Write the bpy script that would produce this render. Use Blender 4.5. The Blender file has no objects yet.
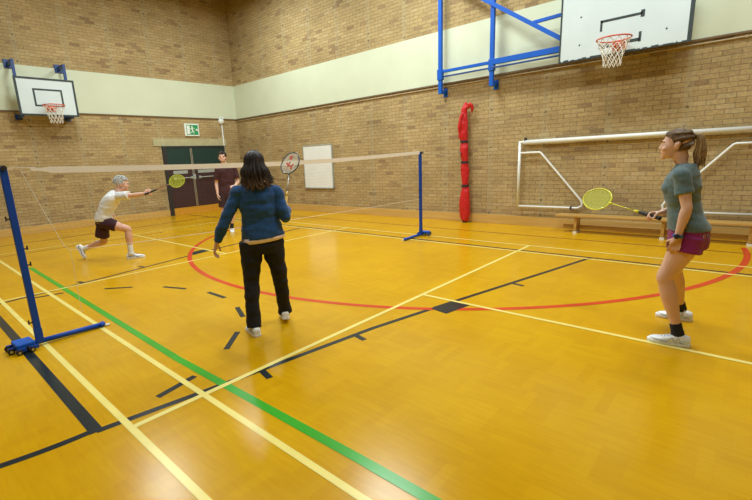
import bpy, bmesh, math, random
from mathutils import Vector, Matrix, Euler, noise
random.seed(7)
V = Vector
PI = math.pi
sc = bpy.context.scene
COL = sc.collection

# ------------------------------------------------------------------ camera
cam_d = bpy.data.cameras.new('camera')
cam = bpy.data.objects.new('camera', cam_d)
COL.objects.link(cam)
yaw, pitch, roll = 0.8169, -0.2189, -0.0467
fwd = V((math.sin(yaw)*math.cos(pitch), math.cos(yaw)*math.cos(pitch), math.sin(pitch)))
rgt = V((math.cos(yaw), -math.sin(yaw), 0))
upv = rgt.cross(fwd)
r2 = rgt*math.cos(roll) + upv*math.sin(roll)
u2 = -rgt*math.sin(roll) + upv*math.cos(roll)
m = Matrix((r2, u2, -fwd)).transposed().to_4x4()
m.translation = V((-0.7261, -4.4828, 1.4708))
cam.matrix_world = m
cam_d.sensor_fit = 'HORIZONTAL'
cam_d.sensor_width = 36
cam_d.lens = 429.5944/752*36
cam_d.shift_x = 25.093/752
cam_d.shift_y = 5.054/752
cam_d.clip_start = 0.05
sc.camera = cam

# ------------------------------------------------------------------ world, lights, exposure
w = bpy.data.worlds.new('world')
sc.world = w
w.use_nodes = True
w.node_tree.nodes['Background'].inputs[0].default_value = (0.95, 1.0, 0.95, 1)
w.node_tree.nodes['Background'].inputs[1].default_value = 0.3
sc.view_settings.view_transform = 'Standard'
sc.view_settings.look = 'None'
sc.view_settings.gamma = 1
sc.view_settings.use_curve_mapping = False
sc.view_settings.exposure = 0.0
LAMP_Z = 6.35
LAMPS = [(x, y) for x in (5.9, 2.7, -1.6) for y in (5.3, .8, -3.9)]
for (x, y) in LAMPS:
    ld = bpy.data.lights.new('ceiling_lamp_light', 'AREA')
    ld.shape = 'RECTANGLE'; ld.size = 0.6; ld.size_y = 1.5
    ld.energy = {5.9: 205, 2.7: 165, -1.6: 80}[x]*(.8 if y < -3 else .85 if y > 5 else 1)
    ld.color = (0.89, 0.98, 1.0)
    lo = bpy.data.objects.new('ceiling_lamp_light', ld)
    lo.location = (x, y, LAMP_Z-0.03)
    COL.objects.link(lo)

# ------------------------------------------------------------------ helpers
def tag(o, label=None, cat=None, group=None, kind=None):
    if label: o['label'] = label
    if cat: o['category'] = cat
    if group: o['group'] = group
    if kind: o['kind'] = kind
    return o
def thing(name, label, cat, loc=(0, 0, 0), rz=0, group=None):
    o = bpy.data.objects.new(name, None)
    COL.objects.link(o)
    o.empty_display_size = 0.1
    o.location = loc; o.rotation_euler = (0, 0, rz)
    return tag(o, label, cat, group)
def rootmat(o):
    while o.parent: o = o.parent
    return Matrix.Translation(o.location) @ o.rotation_euler.to_matrix().to_4x4()
def obj(name, bm, mat, parent=None, world=False, smooth=False, bevel=0):
    me = bpy.data.meshes.new(name)
    if world and parent is not None:
        bm.transform(rootmat(parent).inverted())
    bmesh.ops.recalc_face_normals(bm, faces=bm.faces[:])
    bm.to_mesh(me); bm.free()
    for mm in (mat if isinstance(mat, (list, tuple)) else [mat]): me.materials.append(mm)
    if smooth:
        for p in me.polygons: p.use_smooth = True
    o = bpy.data.objects.new(name, me)
    COL.objects.link(o)
    if parent is not None: o.parent = parent
    if bevel:
        b = o.modifiers.new('bevel', 'BEVEL'); b.width = bevel; b.segments = 2; b.limit_method = 'ANGLE'
    return o
def B(): return bmesh.new()
def box(bm, a, b, rot=None, org=None):
    x0, y0, z0 = a; x1, y1, z1 = b
    vs = [V((x, y, z)) for x in (x0, x1) for y in (y0, y1) for z in (z0, z1)]
    if rot is not None:
        vs = [org + rot @ (v-org) for v in vs]
    v = [bm.verts.new(p) for p in vs]
    for f in ((0,1,3,2),(4,6,7,5),(0,4,5,1),(2,3,7,6),(0,2,6,4),(1,5,7,3)):
        bm.faces.new([v[i] for i in f])
def frame_of(d, ref=None):
    d = d.normalized()
    ref = ref or (V((0, 0, 1)) if abs(d.z) < .9 else V((0, 1, 0)))
    x = ref.cross(d)
    if x.length < 1e-5: x = V((1, 0, 0)).cross(d)
    x.normalize()
    return x, d.cross(x).normalized()
def loft(bm, rings, n=16, cap=True, closed=False, flat=0):
    rows = []
    for (c, X, Y, rx, ry) in rings:
        row = []
        for i in range(n):
            a = 2*PI*i/n
            ca, sa = math.cos(a), math.sin(a)
            if flat:
                e = 1-flat
                ca = math.copysign(abs(ca)**e, ca); sa = math.copysign(abs(sa)**e, sa)
            row.append(bm.verts.new(c + X*(rx*ca) + Y*(ry*sa)))
        rows.append(row)
    m_ = len(rows)
    for k in range(m_ if closed else m_-1):
        a, b = rows[k], rows[(k+1) % m_]
        for i in range(n):
            j = (i+1) % n
            bm.faces.new((a[i], a[j], b[j], b[i]))
    if cap and not closed:
        bm.faces.new(rows[0][::-1]); bm.faces.new(rows[-1])
def catmull(ps, k=4):
    out = []
    P = [ps[0]*2-ps[1]] + list(ps) + [ps[-1]*2-ps[-2]] if hasattr(ps[0], 'length') else [2*ps[0]-ps[1]]+list(ps)+[2*ps[-1]-ps[-2]]
    for i in range(1, len(P)-2):
        for j in range(k):
            t = j/k
            a, b, c, d = P[i-1], P[i], P[i+1], P[i+2]
            out.append(.5*((2*b)+(c-a)*t+(2*a-5*b+4*c-d)*t*t+(3*b-3*c+d-a)*t*t*t))
    out.append(ps[-1])
    return out
def tube(bm, pts, rad, n=8, sub=1, closed=False, flat=None, ref=None):
    """rad number or list; flat = ratio of the second radius"""
    pts = [V(p) for p in pts]
    rs = list(rad) if isinstance(rad, (list, tuple)) else [rad]*len(pts)
    if sub > 1 and len(pts) > 2:
        pts = catmull(pts, sub); rs = catmull(rs, sub)
    elif sub > 1:
        p0, p1, q0, q1 = pts[0], pts[1], rs[0], rs[1]
        pts = [p0.lerp(p1, i/sub) for i in range(sub+1)]; rs = [q0+(q1-q0)*i/sub for i in range(sub+1)]
    rings = []
    m_ = len(pts); Xp = None
    for i, p in enumerate(pts):
        if closed: d = pts[(i+1) % m_]-pts[i-1]
        else: d = pts[min(i+1, m_-1)]-pts[max(i-1, 0)]
        if d.length < 1e-9: d = V((0, 0, 1))
        d.normalize()
        if Xp is None or ref is not None:
            X, Y = frame_of(d, ref)
        else:
            X = (Xp - d*Xp.dot(d))
            if X.length < 1e-5: X, _ = frame_of(d)
            X.normalize(); Y = d.cross(X).normalized()
        Xp = X
        r = max(rs[i], 1e-4)
        rings.append((p, X, Y, r, r*(flat or 1)))
    loft(bm, rings, n, closed=closed)
def ell(bm, c, r, rot=None, seg=20, rin=12):
    r = V(r)
    M = Matrix.Translation(V(c)) @ (rot.to_4x4() if rot is not None else Matrix.Identity(4)) @ Matrix.Diagonal((r.x, r.y, r.z, 1))
    bmesh.ops.create_uvsphere(bm, u_segments=seg, v_segments=rin, radius=1, matrix=M)
def cyl(bm, a, b, r, n=16, r2=None):
    tube(bm, [a, b], [r, r2 if r2 is not None else r], n)
def fin(name, bm, mat, parent, voxel=.005, smooth=4, amp=0, scale=(8, 8, 8), world=True, seed=0):
    """union overlapping volumes into one continuous surface"""
    bmesh.ops.recalc_face_normals(bm, faces=bm.faces[:])
    tmp = bpy.data.meshes.new('tmp'); bm.to_mesh(tmp); bm.free()
    o = bpy.data.objects.new('tmp', tmp); COL.objects.link(o)
    md = o.modifiers.new('r', 'REMESH'); md.mode = 'VOXEL'; md.voxel_size = voxel
    if smooth:
        s = o.modifiers.new('s', 'SMOOTH'); s.iterations = smooth; s.factor = .5
    dg = bpy.context.evaluated_depsgraph_get()
    me = bpy.data.meshes.new_from_object(o.evaluated_get(dg))
    bpy.data.objects.remove(o); bpy.data.meshes.remove(tmp)
    me.name = name
    if amp:
        off = V((seed*3.1, seed*1.7, seed))
        ns = [v.normal.copy() for v in me.vertices]
        for v, nn in zip(me.vertices, ns):
            q = V((v.co.x*scale[0], v.co.y*scale[1], v.co.z*scale[2]))+off
            k = noise.noise(q) + .5*noise.noise(q*2.1)
            v.co += nn*(amp*k)
    if world: me.transform(rootmat(parent).inverted())
    me.materials.clear(); me.materials.append(mat)
    for p in me.polygons: p.use_smooth = True
    o = bpy.data.objects.new(name, me)
    COL.objects.link(o); o.parent = parent
    return o
def copy_tree(o, parent=None):
    c = o.copy(); COL.objects.link(c)
    c.parent = parent
    for ch in list(o.children): copy_tree(ch, c)
    return c

# ------------------------------------------------------------------ materials
def mat(name, color, rough=.5, metal=0, var=0, vscale=10, bump=0, bscale=60, coat=0, spec=.5, sheen=0, sss=0):
    m_ = bpy.data.materials.new(name); m_.use_nodes = True
    nt = m_.node_tree; N = nt.nodes; L = nt.links
    b = N['Principled BSDF']
    b.inputs['Roughness'].default_value = rough
    b.inputs['Metallic'].default_value = metal
    b.inputs['Specular IOR Level'].default_value = spec
    b.inputs['Coat Weight'].default_value = coat
    b.inputs['Sheen Weight'].default_value = sheen
    if sss:
        b.inputs['Subsurface Weight'].default_value = sss
        b.inputs['Subsurface Radius'].default_value = (.012, .005, .003)
        b.inputs['Subsurface Scale'].default_value = 1
    tc = N.new('ShaderNodeTexCoord')
    nz = N.new('ShaderNodeTexNoise'); nz.inputs['Scale'].default_value = vscale; nz.inputs['Detail'].default_value = 5
    L.new(tc.outputs['Object'], nz.inputs['Vector'])
    rp = N.new('ShaderNodeValToRGB')
    rp.color_ramp.elements[0].position = .3; rp.color_ramp.elements[1].position = .7
    c = V(color)
    lo = c*(1-var); hi = c*(1+var*.7)
    rp.color_ramp.elements[0].color = (*lo, 1); rp.color_ramp.elements[1].color = (*[min(1, q) for q in hi], 1)
    L.new(nz.outputs['Fac'], rp.inputs['Fac']); L.new(rp.outputs['Color'], b.inputs['Base Color'])
    if bump:
        n2 = N.new('ShaderNodeTexNoise'); n2.inputs['Scale'].default_value = bscale; n2.inputs['Detail'].default_value = 4
        L.new(tc.outputs['Object'], n2.inputs['Vector'])
        bp = N.new('ShaderNodeBump'); bp.inputs['Strength'].default_value = bump; bp.inputs['Distance'].default_value = .01
        L.new(n2.outputs['Fac'], bp.inputs['Height']); L.new(bp.outputs['Normal'], b.inputs['Normal'])
    return m_

def brick_mat(name, axis):
    m_ = bpy.data.materials.new(name); m_.use_nodes = True
    nt = m_.node_tree; N = nt.nodes; L = nt.links
    b = N['Principled BSDF']; b.inputs['Roughness'].default_value = .85; b.inputs['Specular IOR Level'].default_value = .25
    tc = N.new('ShaderNodeTexCoord'); sp = N.new('ShaderNodeSeparateXYZ'); cb = N.new('ShaderNodeCombineXYZ')
    L.new(tc.outputs['Object'], sp.inputs[0])
    L.new(sp.outputs['Y' if axis == 'x' else 'X'], cb.inputs['X']); L.new(sp.outputs['Z'], cb.inputs['Y'])
    def brk(c1, c2, mo, soff=0):
        t = N.new('ShaderNodeTexBrick')
        t.inputs['Scale'].default_value = 1; t.inputs['Brick Width'].default_value = .225
        t.inputs['Row Height'].default_value = .075; t.inputs['Mortar Size'].default_value = .0055
        t.inputs['Mortar Smooth'].default_value = .35
        t.inputs['Color1'].default_value = c1; t.inputs['Color2'].default_value = c2; t.inputs['Mortar'].default_value = mo
        L.new(cb.outputs[0], t.inputs['Vector'])
        return t
    t = brk((0, 0, 0, 1), (1, 1, 1, 1), (.5, .5, .5, 1))
    rp = N.new('ShaderNodeValToRGB'); e = rp.color_ramp.elements
    e[0].position = 0; e[0].color = (.27, .18, .088, 1)
    e[1].position = 1; e[1].color = (.465, .355, .18, 1)
    for p, c in ((.05, (.335, .23, .112, 1)), (.12, (.400, .288, .130, 1)), (.5, (.425, .308, .138, 1)), (.85, (.450, .330, .150, 1))):
        q = e.new(p); q.color = c
    L.new(t.outputs['Color'], rp.inputs['Fac'])
    # broad patches: weathered darker bands of brick, and fine grain
    n1 = N.new('ShaderNodeTexNoise'); n1.inputs['Scale'].default_value = .9; n1.inputs['Detail'].default_value = 3
    mp = N.new('ShaderNodeMapping'); mp.inputs['Scale'].default_value = (1, 1.8, 1)
    L.new(cb.outputs[0], mp.inputs['Vector']); L.new(mp.outputs[0], n1.inputs['Vector'])
    r1 = N.new('ShaderNodeMapRange'); r1.inputs['From Min'].default_value = .3; r1.inputs['From Max'].default_value = .7
    r1.inputs['To Min'].default_value = .84; r1.inputs['To Max'].default_value = 1.12
    L.new(n1.outputs['Fac'], r1.inputs['Value'])
    n2 = N.new('ShaderNodeTexNoise'); n2.inputs['Scale'].default_value = 22; n2.inputs['Detail'].default_value = 6; n2.inputs['Roughness'].default_value = .65
    L.new(cb.outputs[0], n2.inputs['Vector'])
    r2_ = N.new('ShaderNodeMapRange'); r2_.inputs['From Min'].default_value = .3; r2_.inputs['From Max'].default_value = .7
    r2_.inputs['To Min'].default_value = .78; r2_.inputs['To Max'].default_value = 1.22
    L.new(n2.outputs['Fac'], r2_.inputs['Value'])
    mu = N.new('ShaderNodeMath'); mu.operation = 'MULTIPLY'
    L.new(r1.outputs[0], mu.inputs[0]); L.new(r2_.outputs[0], mu.inputs[1])
    mx = N.new('ShaderNodeMix'); mx.data_type = 'RGBA'
    L.new(t.outputs['Fac'], mx.inputs[0]); L.new(rp.outputs['Color'], mx.inputs[6]); mx.inputs[7].default_value = (.25, .19, .10, 1)
    sc_ = N.new('ShaderNodeVectorMath'); sc_.operation = 'SCALE'
    L.new(mx.outputs[2], sc_.inputs[0]); L.new(mu.outputs[0], sc_.inputs['Scale'])
    # pale vertical courses with open joints, about one metre apart
    def mth(op, a, b_=None, c_=None):
        q = N.new('ShaderNodeMath'); q.operation = op
        for i, v in enumerate((a, b_, c_)):
            if v is None: continue
            if isinstance(v, (int, float)): q.inputs[i].default_value = v
            else: L.new(v, q.inputs[i])
        return q.outputs[0]
    U = sp.outputs['Y' if axis == 'x' else 'X']; ZZ = sp.outputs['Z']
    fu = mth('ABSOLUTE', mth('SUBTRACT', mth('FRACT', mth('MULTIPLY_ADD', U, 1/1.065, .88 if axis == 'x' else .55)), .5))
    colm = mth('LESS_THAN', fu, .055)
    hole = mth('MULTIPLY', mth('LESS_THAN', fu, .02), mth('LESS_THAN', mth('ABSOLUTE', mth('SUBTRACT', mth('FRACT', mth('MULTIPLY', ZZ, 1/.15)), .5)), .16))
    n3 = N.new('ShaderNodeTexNoise'); n3.inputs['Scale'].default_value = 7; L.new(cb.outputs[0], n3.inputs['Vector'])
    amt = mth('MULTIPLY', n3.outputs['Fac'], .5)
    m3 = N.new('ShaderNodeMix'); m3.data_type = 'RGBA'; L.new(mth('MULTIPLY', colm, amt), m3.inputs[0]); L.new(sc_.outputs[0], m3.inputs[6]); m3.inputs[7].default_value = (.42, .37, .23, 1)
    m4 = N.new('ShaderNodeMix'); m4.data_type = 'RGBA'; L.new(mth('MULTIPLY', hole, mth('GREATER_THAN', n3.outputs['Fac'], .54)), m4.inputs[0]); L.new(m3.outputs[2], m4.inputs[6]); m4.inputs[7].default_value = (.20, .155, .085, 1)
    L.new(m4.outputs[2], b.inputs['Base Color'])
    iv = N.new('ShaderNodeMath'); iv.operation = 'SUBTRACT'; iv.inputs[0].default_value = 1
    L.new(t.outputs['Fac'], iv.inputs[1])
    ad = N.new('ShaderNodeMath'); ad.operation = 'MULTIPLY_ADD'; ad.inputs[1].default_value = .35
    L.new(n2.outputs['Fac'], ad.inputs[0]); L.new(iv.outputs[0], ad.inputs[2])
    bp = N.new('ShaderNodeBump'); bp.inputs['Strength'].default_value = .55; bp.inputs['Distance'].default_value = .006
    L.new(ad.outputs[0], bp.inputs['Height']); L.new(bp.outputs['Normal'], b.inputs['Normal'])
    return m_

def floor_mat():
    m_ = bpy.data.materials.new('varnished_parquet'); m_.use_nodes = True
    nt = m_.node_tree; N = nt.nodes; L = nt.links
    b = N['Principled BSDF']
    b.inputs['Specular IOR Level'].default_value = .22
    tc = N.new('ShaderNodeTexCoord')
    def brk(rz):
        mp = N.new('ShaderNodeMapping'); mp.inputs['Rotation'].default_value = (0, 0, rz)
        L.new(tc.outputs['Object'], mp.inputs['Vector'])
        t = N.new('ShaderNodeTexBrick'); t.offset = 0
        t.inputs['Scale'].default_value = 1; t.inputs['Brick Width'].default_value = .3; t.inputs['Row Height'].default_value = .06
        t.inputs['Mortar Size'].default_value = .0012; t.inputs['Mortar Smooth'].default_value = .5
        t.inputs['Color1'].default_value = (0, 0, 0, 1); t.inputs['Color2'].default_value = (1, 1, 1, 1); t.inputs['Mortar'].default_value = (.2, .2, .2, 1)
        L.new(mp.outputs[0], t.inputs['Vector'])
        return t
    a = brk(0); c = brk(PI/2)
    ck = N.new('ShaderNodeTexChecker'); ck.inputs['Scale'].default_value = 1/.3
    L.new(tc.outputs['Object'], ck.inputs['Vector'])
    mx = N.new('ShaderNodeMix'); mx.data_type = 'RGBA'
    L.new(ck.outputs['Fac'], mx.inputs[0]); L.new(a.outputs['Color'], mx.inputs[6]); L.new(c.outputs['Color'], mx.inputs[7])
    # long wear streaks and patches
    n1 = N.new('ShaderNodeTexNoise'); n1.inputs['Scale'].default_value = .8; n1.inputs['Detail'].default_value = 6
    L.new(tc.outputs['Object'], n1.inputs['Vector'])
    mp2 = N.new('ShaderNodeMapping'); mp2.inputs['Scale'].default_value = (30, 3, 1); mp2.inputs['Rotation'].default_value = (0, 0, .1)
    L.new(tc.outputs['Object'], mp2.inputs['Vector'])
    n2 = N.new('ShaderNodeTexNoise'); n2.inputs['Scale'].default_value = 1.5; n2.inputs['Detail'].default_value = 4
    L.new(mp2.outputs[0], n2.inputs['Vector'])
    s1 = N.new('ShaderNodeMath'); s1.operation = 'MULTIPLY_ADD'; s1.inputs[1].default_value = .10
    L.new(mx.outputs[2], s1.inputs[0])
    s2 = N.new('ShaderNodeMath'); s2.operation = 'MULTIPLY_ADD'; s2.inputs[1].default_value = .55
    L.new(n1.outputs['Fac'], s2.inputs[0])
    s3 = N.new('ShaderNodeMath'); s3.operation = 'MULTIPLY'; s3.inputs[1].default_value = .3
    L.new(n2.outputs['Fac'], s3.inputs[0]); L.new(s3.outputs[0], s2.inputs[2]); L.new(s2.outputs[0], s1.inputs[2])
    rp = N.new('ShaderNodeValToRGB'); e = rp.color_ramp.elements
    e[0].position = .25; e[0].color = (.50, .245, .001, 1)
    e[1].position = .72; e[1].color = (.69, .39, .003, 1)
    L.new(s1.outputs[0], rp.inputs['Fac']); L.new(rp.outputs['Color'], b.inputs['Base Color'])
    rr = N.new('ShaderNodeMapRange'); rr.inputs['To Min'].default_value = .16; rr.inputs['To Max'].default_value = .27
    L.new(n1.outputs['Fac'], rr.inputs['Value']); L.new(rr.outputs[0], b.inputs['Roughness'])
    bp = N.new('ShaderNodeBump'); bp.inputs['Strength'].default_value = .05; bp.inputs['Distance'].default_value = .002
    L.new(s1.outputs[0], bp.inputs['Height']); L.new(bp.outputs['Normal'], b.inputs['Normal'])
    return m_

def wood_mat(name, c1, c2, rough=.4, axis=0):
    m_ = bpy.data.materials.new(name); m_.use_nodes = True
    nt = m_.node_tree; N = nt.nodes; L = nt.links
    b = N['Principled BSDF']; b.inputs['Roughness'].default_value = rough
    tc = N.new('ShaderNodeTexCoord'); mp = N.new('ShaderNodeMapping')
    s = [22, 22, 22]; s[axis] = 1.2
    mp.inputs['Scale'].default_value = s
    L.new(tc.outputs['Object'], mp.inputs['Vector'])
    n = N.new('ShaderNodeTexNoise'); n.inputs['Scale'].default_value = 1; n.inputs['Detail'].default_value = 5
    L.new(mp.outputs[0], n.inputs['Vector'])
    rp = N.new('ShaderNodeValToRGB'); e = rp.color_ramp.elements
    e[0].position = .3; e[0].color = (*c1, 1); e[1].position = .7; e[1].color = (*c2, 1)
    L.new(n.outputs['Fac'], rp.inputs['Fac']); L.new(rp.outputs['Color'], b.inputs['Base Color'])
    return m_

M = {}
M['brick_x'] = brick_mat('buff_brick_right', 'x')
M['brick_y'] = brick_mat('buff_brick_far', 'y')
M['floor'] = floor_mat()
M['band'] = mat('cream_painted_concrete', (.62, .67, .49), .6, var=.04, vscale=1.5, bump=.05, bscale=20)
M['ledge'] = mat('brown_ledge', (.16, .10, .045), .6, var=.15, vscale=4)
M['conduit'] = mat('buff_conduit', (.42, .32, .17), .5, var=.1)
M['ceiling'] = mat('ceiling_white', (.30, .29, .25), .9, var=.05, vscale=.7)
M['plain'] = mat('painted_rear_wall', (.42, .32, .18), .9, var=.08, vscale=1)
M['skirt_x'] = wood_mat('skirting_wood_x', (.54, .33, .085), (.66, .43, .14), .35, 0)
M['skirt_y'] = wood_mat('skirting_wood_y', (.54, .33, .085), (.66, .43, .14), .35, 1)
M['kick'] = wood_mat('kick_board_wood', (.60, .27, .02), (.70, .36, .04), .3, 0)
M['bench'] = wood_mat('bench_wood', (.42, .23, .05), (.56, .34, .09), .4, 1)
M["yel"] = mat('cream_yellow_line', (.84, .70, .20), .24, var=.06, vscale=4, spec=.3)
M["ylw"] = mat('far_line_yellow', (.80, .55, .10), .3, var=.08, vscale=4, spec=.3)
M["blk"] = mat('black_line', (.014, .022, .026), .24, var=.2, vscale=6, spec=.3)
M["grn"] = mat('green_line', (.045, .36, .02), .24, var=.08, vscale=4, spec=.3)
M["red"] = mat('red_line', (.62, .055, .015), .24, var=.1, vscale=4, spec=.3)
M["brn"] = mat('brown_line', (.25, .075, .012), .24, var=.15, vscale=4, spec=.3)
M['blue'] = mat('royal_blue_steel', (.004, .06, .40), .5, var=.06, vscale=5, spec=.3)
M['bluel'] = mat('mid_blue_steel', (.004, .10, .52), .5, var=.05, vscale=5, spec=.3)
M['navy'] = mat('navy_steel', (.012, .05, .20), .4, var=.08)
M['rub'] = mat('black_rubber', (.015, .015, .017), .6)
M['steel'] = mat('bright_steel', (.55, .56, .55), .3, metal=.9)
M['white'] = mat('white_enamel', (.80, .83, .80), .4, var=.03, vscale=3)
M['bb'] = mat('white_backboard', (.62, .71, .71), .4, var=.04, vscale=2)
M['bbw'] = mat('worn_black_tape', (.03, .045, .045), .6, var=.3, vscale=12)
M['rim'] = mat('red_rim', (.62, .10, .045), .45, var=.1)
M['cord'] = mat('white_cord', (.78, .76, .66), .8, var=.06)
M['mesh'] = mat('brown_net_twine', (.16, .10, .05), .9)
M['tape'] = mat('net_tape', (.92, .88, .80), .8, var=.04)
M['redfab'] = mat('red_vinyl', (.56, .012, .016), .42, var=.12, vscale=9, bump=.3, bscale=14)
M['strap'] = mat('black_strap', (.02, .02, .022), .7)
M['doorT'] = mat('dark_green_panel', (.010, .040, .036), .35, var=.1)
M['doorB'] = mat('dark_plum_panel', (.048, .022, .026), .4, var=.12)
M['jamb'] = mat('dark_frame', (.022, .022, .024), .5)
M['lintel'] = mat('pale_lintel', (.45, .42, .24), .8, var=.1, vscale=5)
M['plate'] = mat('pale_plate', (.36, .40, .36), .4, var=.05)
M['sgreen'] = mat('sign_green', (.01, .30, .09), .4)
M['swhite'] = mat('sign_white', (.80, .86, .80), .4)
M['skinW'] = mat('skin_light', (.74, .46, .34), .5, var=.05, vscale=9, sss=.15)
M['skinB'] = mat('skin_warm', (.62, .36, .25), .5, var=.05, vscale=9, sss=.15)
M['skinO'] = mat('skin_pink', (.72, .42, .31), .5, var=.07, vscale=9, sss=.15)
M['lip'] = mat('lips', (.42, .13, .10), .45)
M['eye'] = mat('eye_white', (.8, .78, .74), .3)
M['iris'] = mat('iris_dark', (.05, .035, .025), .2)
M['tee'] = mat('heather_slate_jersey', (.095, .155, .165), .85, var=.2, vscale=60, sheen=.2)
M['magenta'] = mat('magenta_shorts_cloth', (.24, .006, .13), .75, var=.1, vscale=8, sheen=.15)
M['sweater'] = mat('navy_blue_knit', (.008, .060, .185), .9, var=.2, vscale=25, sheen=.12, bump=.15, bscale=150)
M['blackcloth'] = mat('black_trouser_cloth', (.006, .006, .008), .85, var=.2, vscale=8)
M['pinkhem'] = mat('pale_pink_hem', (.88, .72, .74), .85)
M['wtee'] = mat('white_tee_cotton', (.74, .75, .74), .85, var=.03, vscale=8)
M['plum'] = mat('dark_plum_shorts_cloth', (.035, .006, .018), .8, var=.1)
M['maroon'] = mat('maroon_tee_cotton', (.055, .014, .018), .85, var=.12)
M['darkshorts'] = mat('charcoal_shorts_cloth', (.035, .012, .014), .85, var=.12)
M['shoe'] = mat('white_shoe_leather', (.85, .88, .87), .5, var=.05, vscale=20)
M['sole'] = mat('white_rubber_sole', (.82, .83, .81), .6, var=.05)
M['tan'] = mat('tan_outsole', (.45, .24, .13), .6)
M['lace'] = mat('grey_lace', (.55, .62, .66), .8)
M['blueacc'] = mat('blue_shoe_accent', (.03, .10, .42), .5)
M['greyacc'] = mat('silver_shoe_accent', (.42, .50, .54), .5)
M['bsock'] = mat('black_sock_knit', (.012, .014, .02), .9)
M['wsock'] = mat('white_sock_knit', (.76, .78, .78), .9)
M['watch'] = mat('blue_watch_strap', (.02, .14, .45), .4)
M['watchface'] = mat('watch_face', (.01, .02, .05), .15)
M['grip'] = mat('black_grip', (.015, .015, .015), .7)
M['ry'] = mat('acid_yellow_gloss', (.72, .70, .02), .3, coat=.4)
M['rys'] = mat('acid_yellow_string', (.62, .66, .06), .5)
M['rw'] = mat('white_string', (.75, .76, .68), .5)
M['rdark'] = mat('dark_racket_frame', (.03, .05, .05), .3, coat=.4)
M['rgold'] = mat('gold_racket_accent', (.6, .36, .04), .35, coat=.3)
M['rsil'] = mat('silver_shaft', (.45, .50, .46), .3, metal=.4)
M['rred'] = mat('red_racket_shaft', (.40, .05, .06), .3)
M['rgrn'] = mat('lime_string', (.48, .55, .03), .5)
M['logo'] = mat('red_stencil_ink', (.55, .06, .02), .6)
M['tube'] = mat('lamp_tube', (.9, .88, .8), .4)
def hair_mat(name, c1, c2, tip=None, z0=0, z1=1):
    m_ = bpy.data.materials.new(name); m_.use_nodes = True
    nt = m_.node_tree; N = nt.nodes; L = nt.links
    b = N['Principled BSDF']; b.inputs['Roughness'].default_value = .6
    b.inputs['Specular IOR Level'].default_value = .3
    tc = N.new('ShaderNodeTexCoord'); n = N.new('ShaderNodeTexNoise'); n.inputs['Scale'].default_value = 45; n.inputs['Detail'].default_value = 3
    L.new(tc.outputs['Object'], n.inputs['Vector'])
    rp = N.new('ShaderNodeValToRGB'); e = rp.color_ramp.elements
    e[0].position = .35; e[0].color = (*c1, 1); e[1].position = .7; e[1].color = (*c2, 1)
    L.new(n.outputs['Fac'], rp.inputs['Fac'])
    out = rp.outputs['Color']
    if tip:
        sp = N.new('ShaderNodeSeparateXYZ'); L.new(tc.outputs['Object'], sp.inputs[0])
        mr = N.new('ShaderNodeMapRange'); mr.inputs['From Min'].default_value = z1; mr.inputs['From Max'].default_value = z0
        L.new(sp.outputs['Z'], mr.inputs['Value'])
        mx = N.new('ShaderNodeMix'); mx.data_type = 'RGBA'
        L.new(mr.outputs[0], mx.inputs[0]); L.new(out, mx.inputs[6]); mx.inputs[7].default_value = (*tip, 1)
        out = mx.outputs[2]
    L.new(out, b.inputs['Base Color'])
    return m_
M['hairW'] = hair_mat('mid_brown_hair', (.075, .042, .018), (.20, .12, .055))
M['tailW'] = hair_mat('blond_brown_hair', (.22, .14, .065), (.46, .32, .17))
M['hairB'] = hair_mat('dark_hair_brown_tips', (.009, .006, .005), (.035, .022, .016), (.15, .095, .06), 1.25, 1.37)
M['hairO'] = hair_mat('grey_hair', (.40, .41, .40), (.72, .73, .70))
M['hairY'] = hair_mat('dark_short_hair', (.012, .008, .006), (.04, .026, .018))

# ------------------------------------------------------------------ setting
XR, YB, XL, YF, ZC = 8.0, 8.8, -7.0, -8.5, 6.9
def slab(name, a, b, m_, parent=None, bevel=0):
    bm = B(); box(bm, a, b)
    o = obj(name, bm, m_, parent, bevel=bevel)
    if parent is None: tag(o, kind='structure')
    return o
floor = slab('floor', (XL-.2, YF-.2, -.2), (XR+.2, YB+.2, 0), M['floor'])
slab('ceiling', (XL-.2, YF-.2, ZC), (XR+.2, YB+.2, ZC+.2), M['ceiling'])
slab('wall_right', (XR, YF-.2, 0), (XR+.25, YB+.2, ZC), M['brick_x'])
slab('wall_far', (XL-.2, YB, 0), (XR, YB+.25, ZC), M['brick_y'])
slab('wall_left', (XL-.25, YF-.2, 0), (XL, YB, ZC), M['brick_x'])
slab('wall_near', (XL, YF-.25, 0), (XR, YF, ZC), M['brick_y'])
BZ0, BZ1 = 2.99, 4.05
slab('trim_1', (XR-.012, YF, BZ0), (XR, YB, BZ1), M['band'])
slab('trim_2', (XL, YB-.012, BZ0), (XR-.012, YB, BZ1), M['band'])
slab('trim_3', (XR-.03, YF, BZ0-.03), (XR, YB, BZ0), M['ledge'])
slab('trim_4', (XL, YB-.03, BZ0-.03), (XR-.03, YB, BZ0), M['ledge'])
bm = B(); cyl(bm, (XR-.02, YF, BZ0-.075), (XR-.02, YB-.03, BZ0-.075), .012, 8)
for k in range(24):
    y = YB-.4-k*.7
    box(bm, (XR-.036, y, BZ0-.094), (XR, y+.02, BZ0-.056))
tag(obj('trim_5', bm, M['conduit']), kind='structure')
slab('baseboard_right', (XR-.02, YF, 0), (XR, YB-.02, .19), M['skirt_y'], bevel=.004)
slab('baseboard_far', (XL, YB-.02, 0), (5.27, YB, .19), M['skirt_x'], bevel=.004)
o = slab('baseboard_far_corner', (7.42, YB-.02, 0), (XR-.02, YB, .19), M['skirt_x'], bevel=.004)
o.name = 'trim_6'
slab('trim_7', (5.03, YB-.025, 2.12), (7.5, YB, 2.34), M['lintel'], bevel=.004)
slab('trim_8', (5.385, YB-.045, 0), (7.33, YB, .215), M['kick'], bevel=.004)

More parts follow.
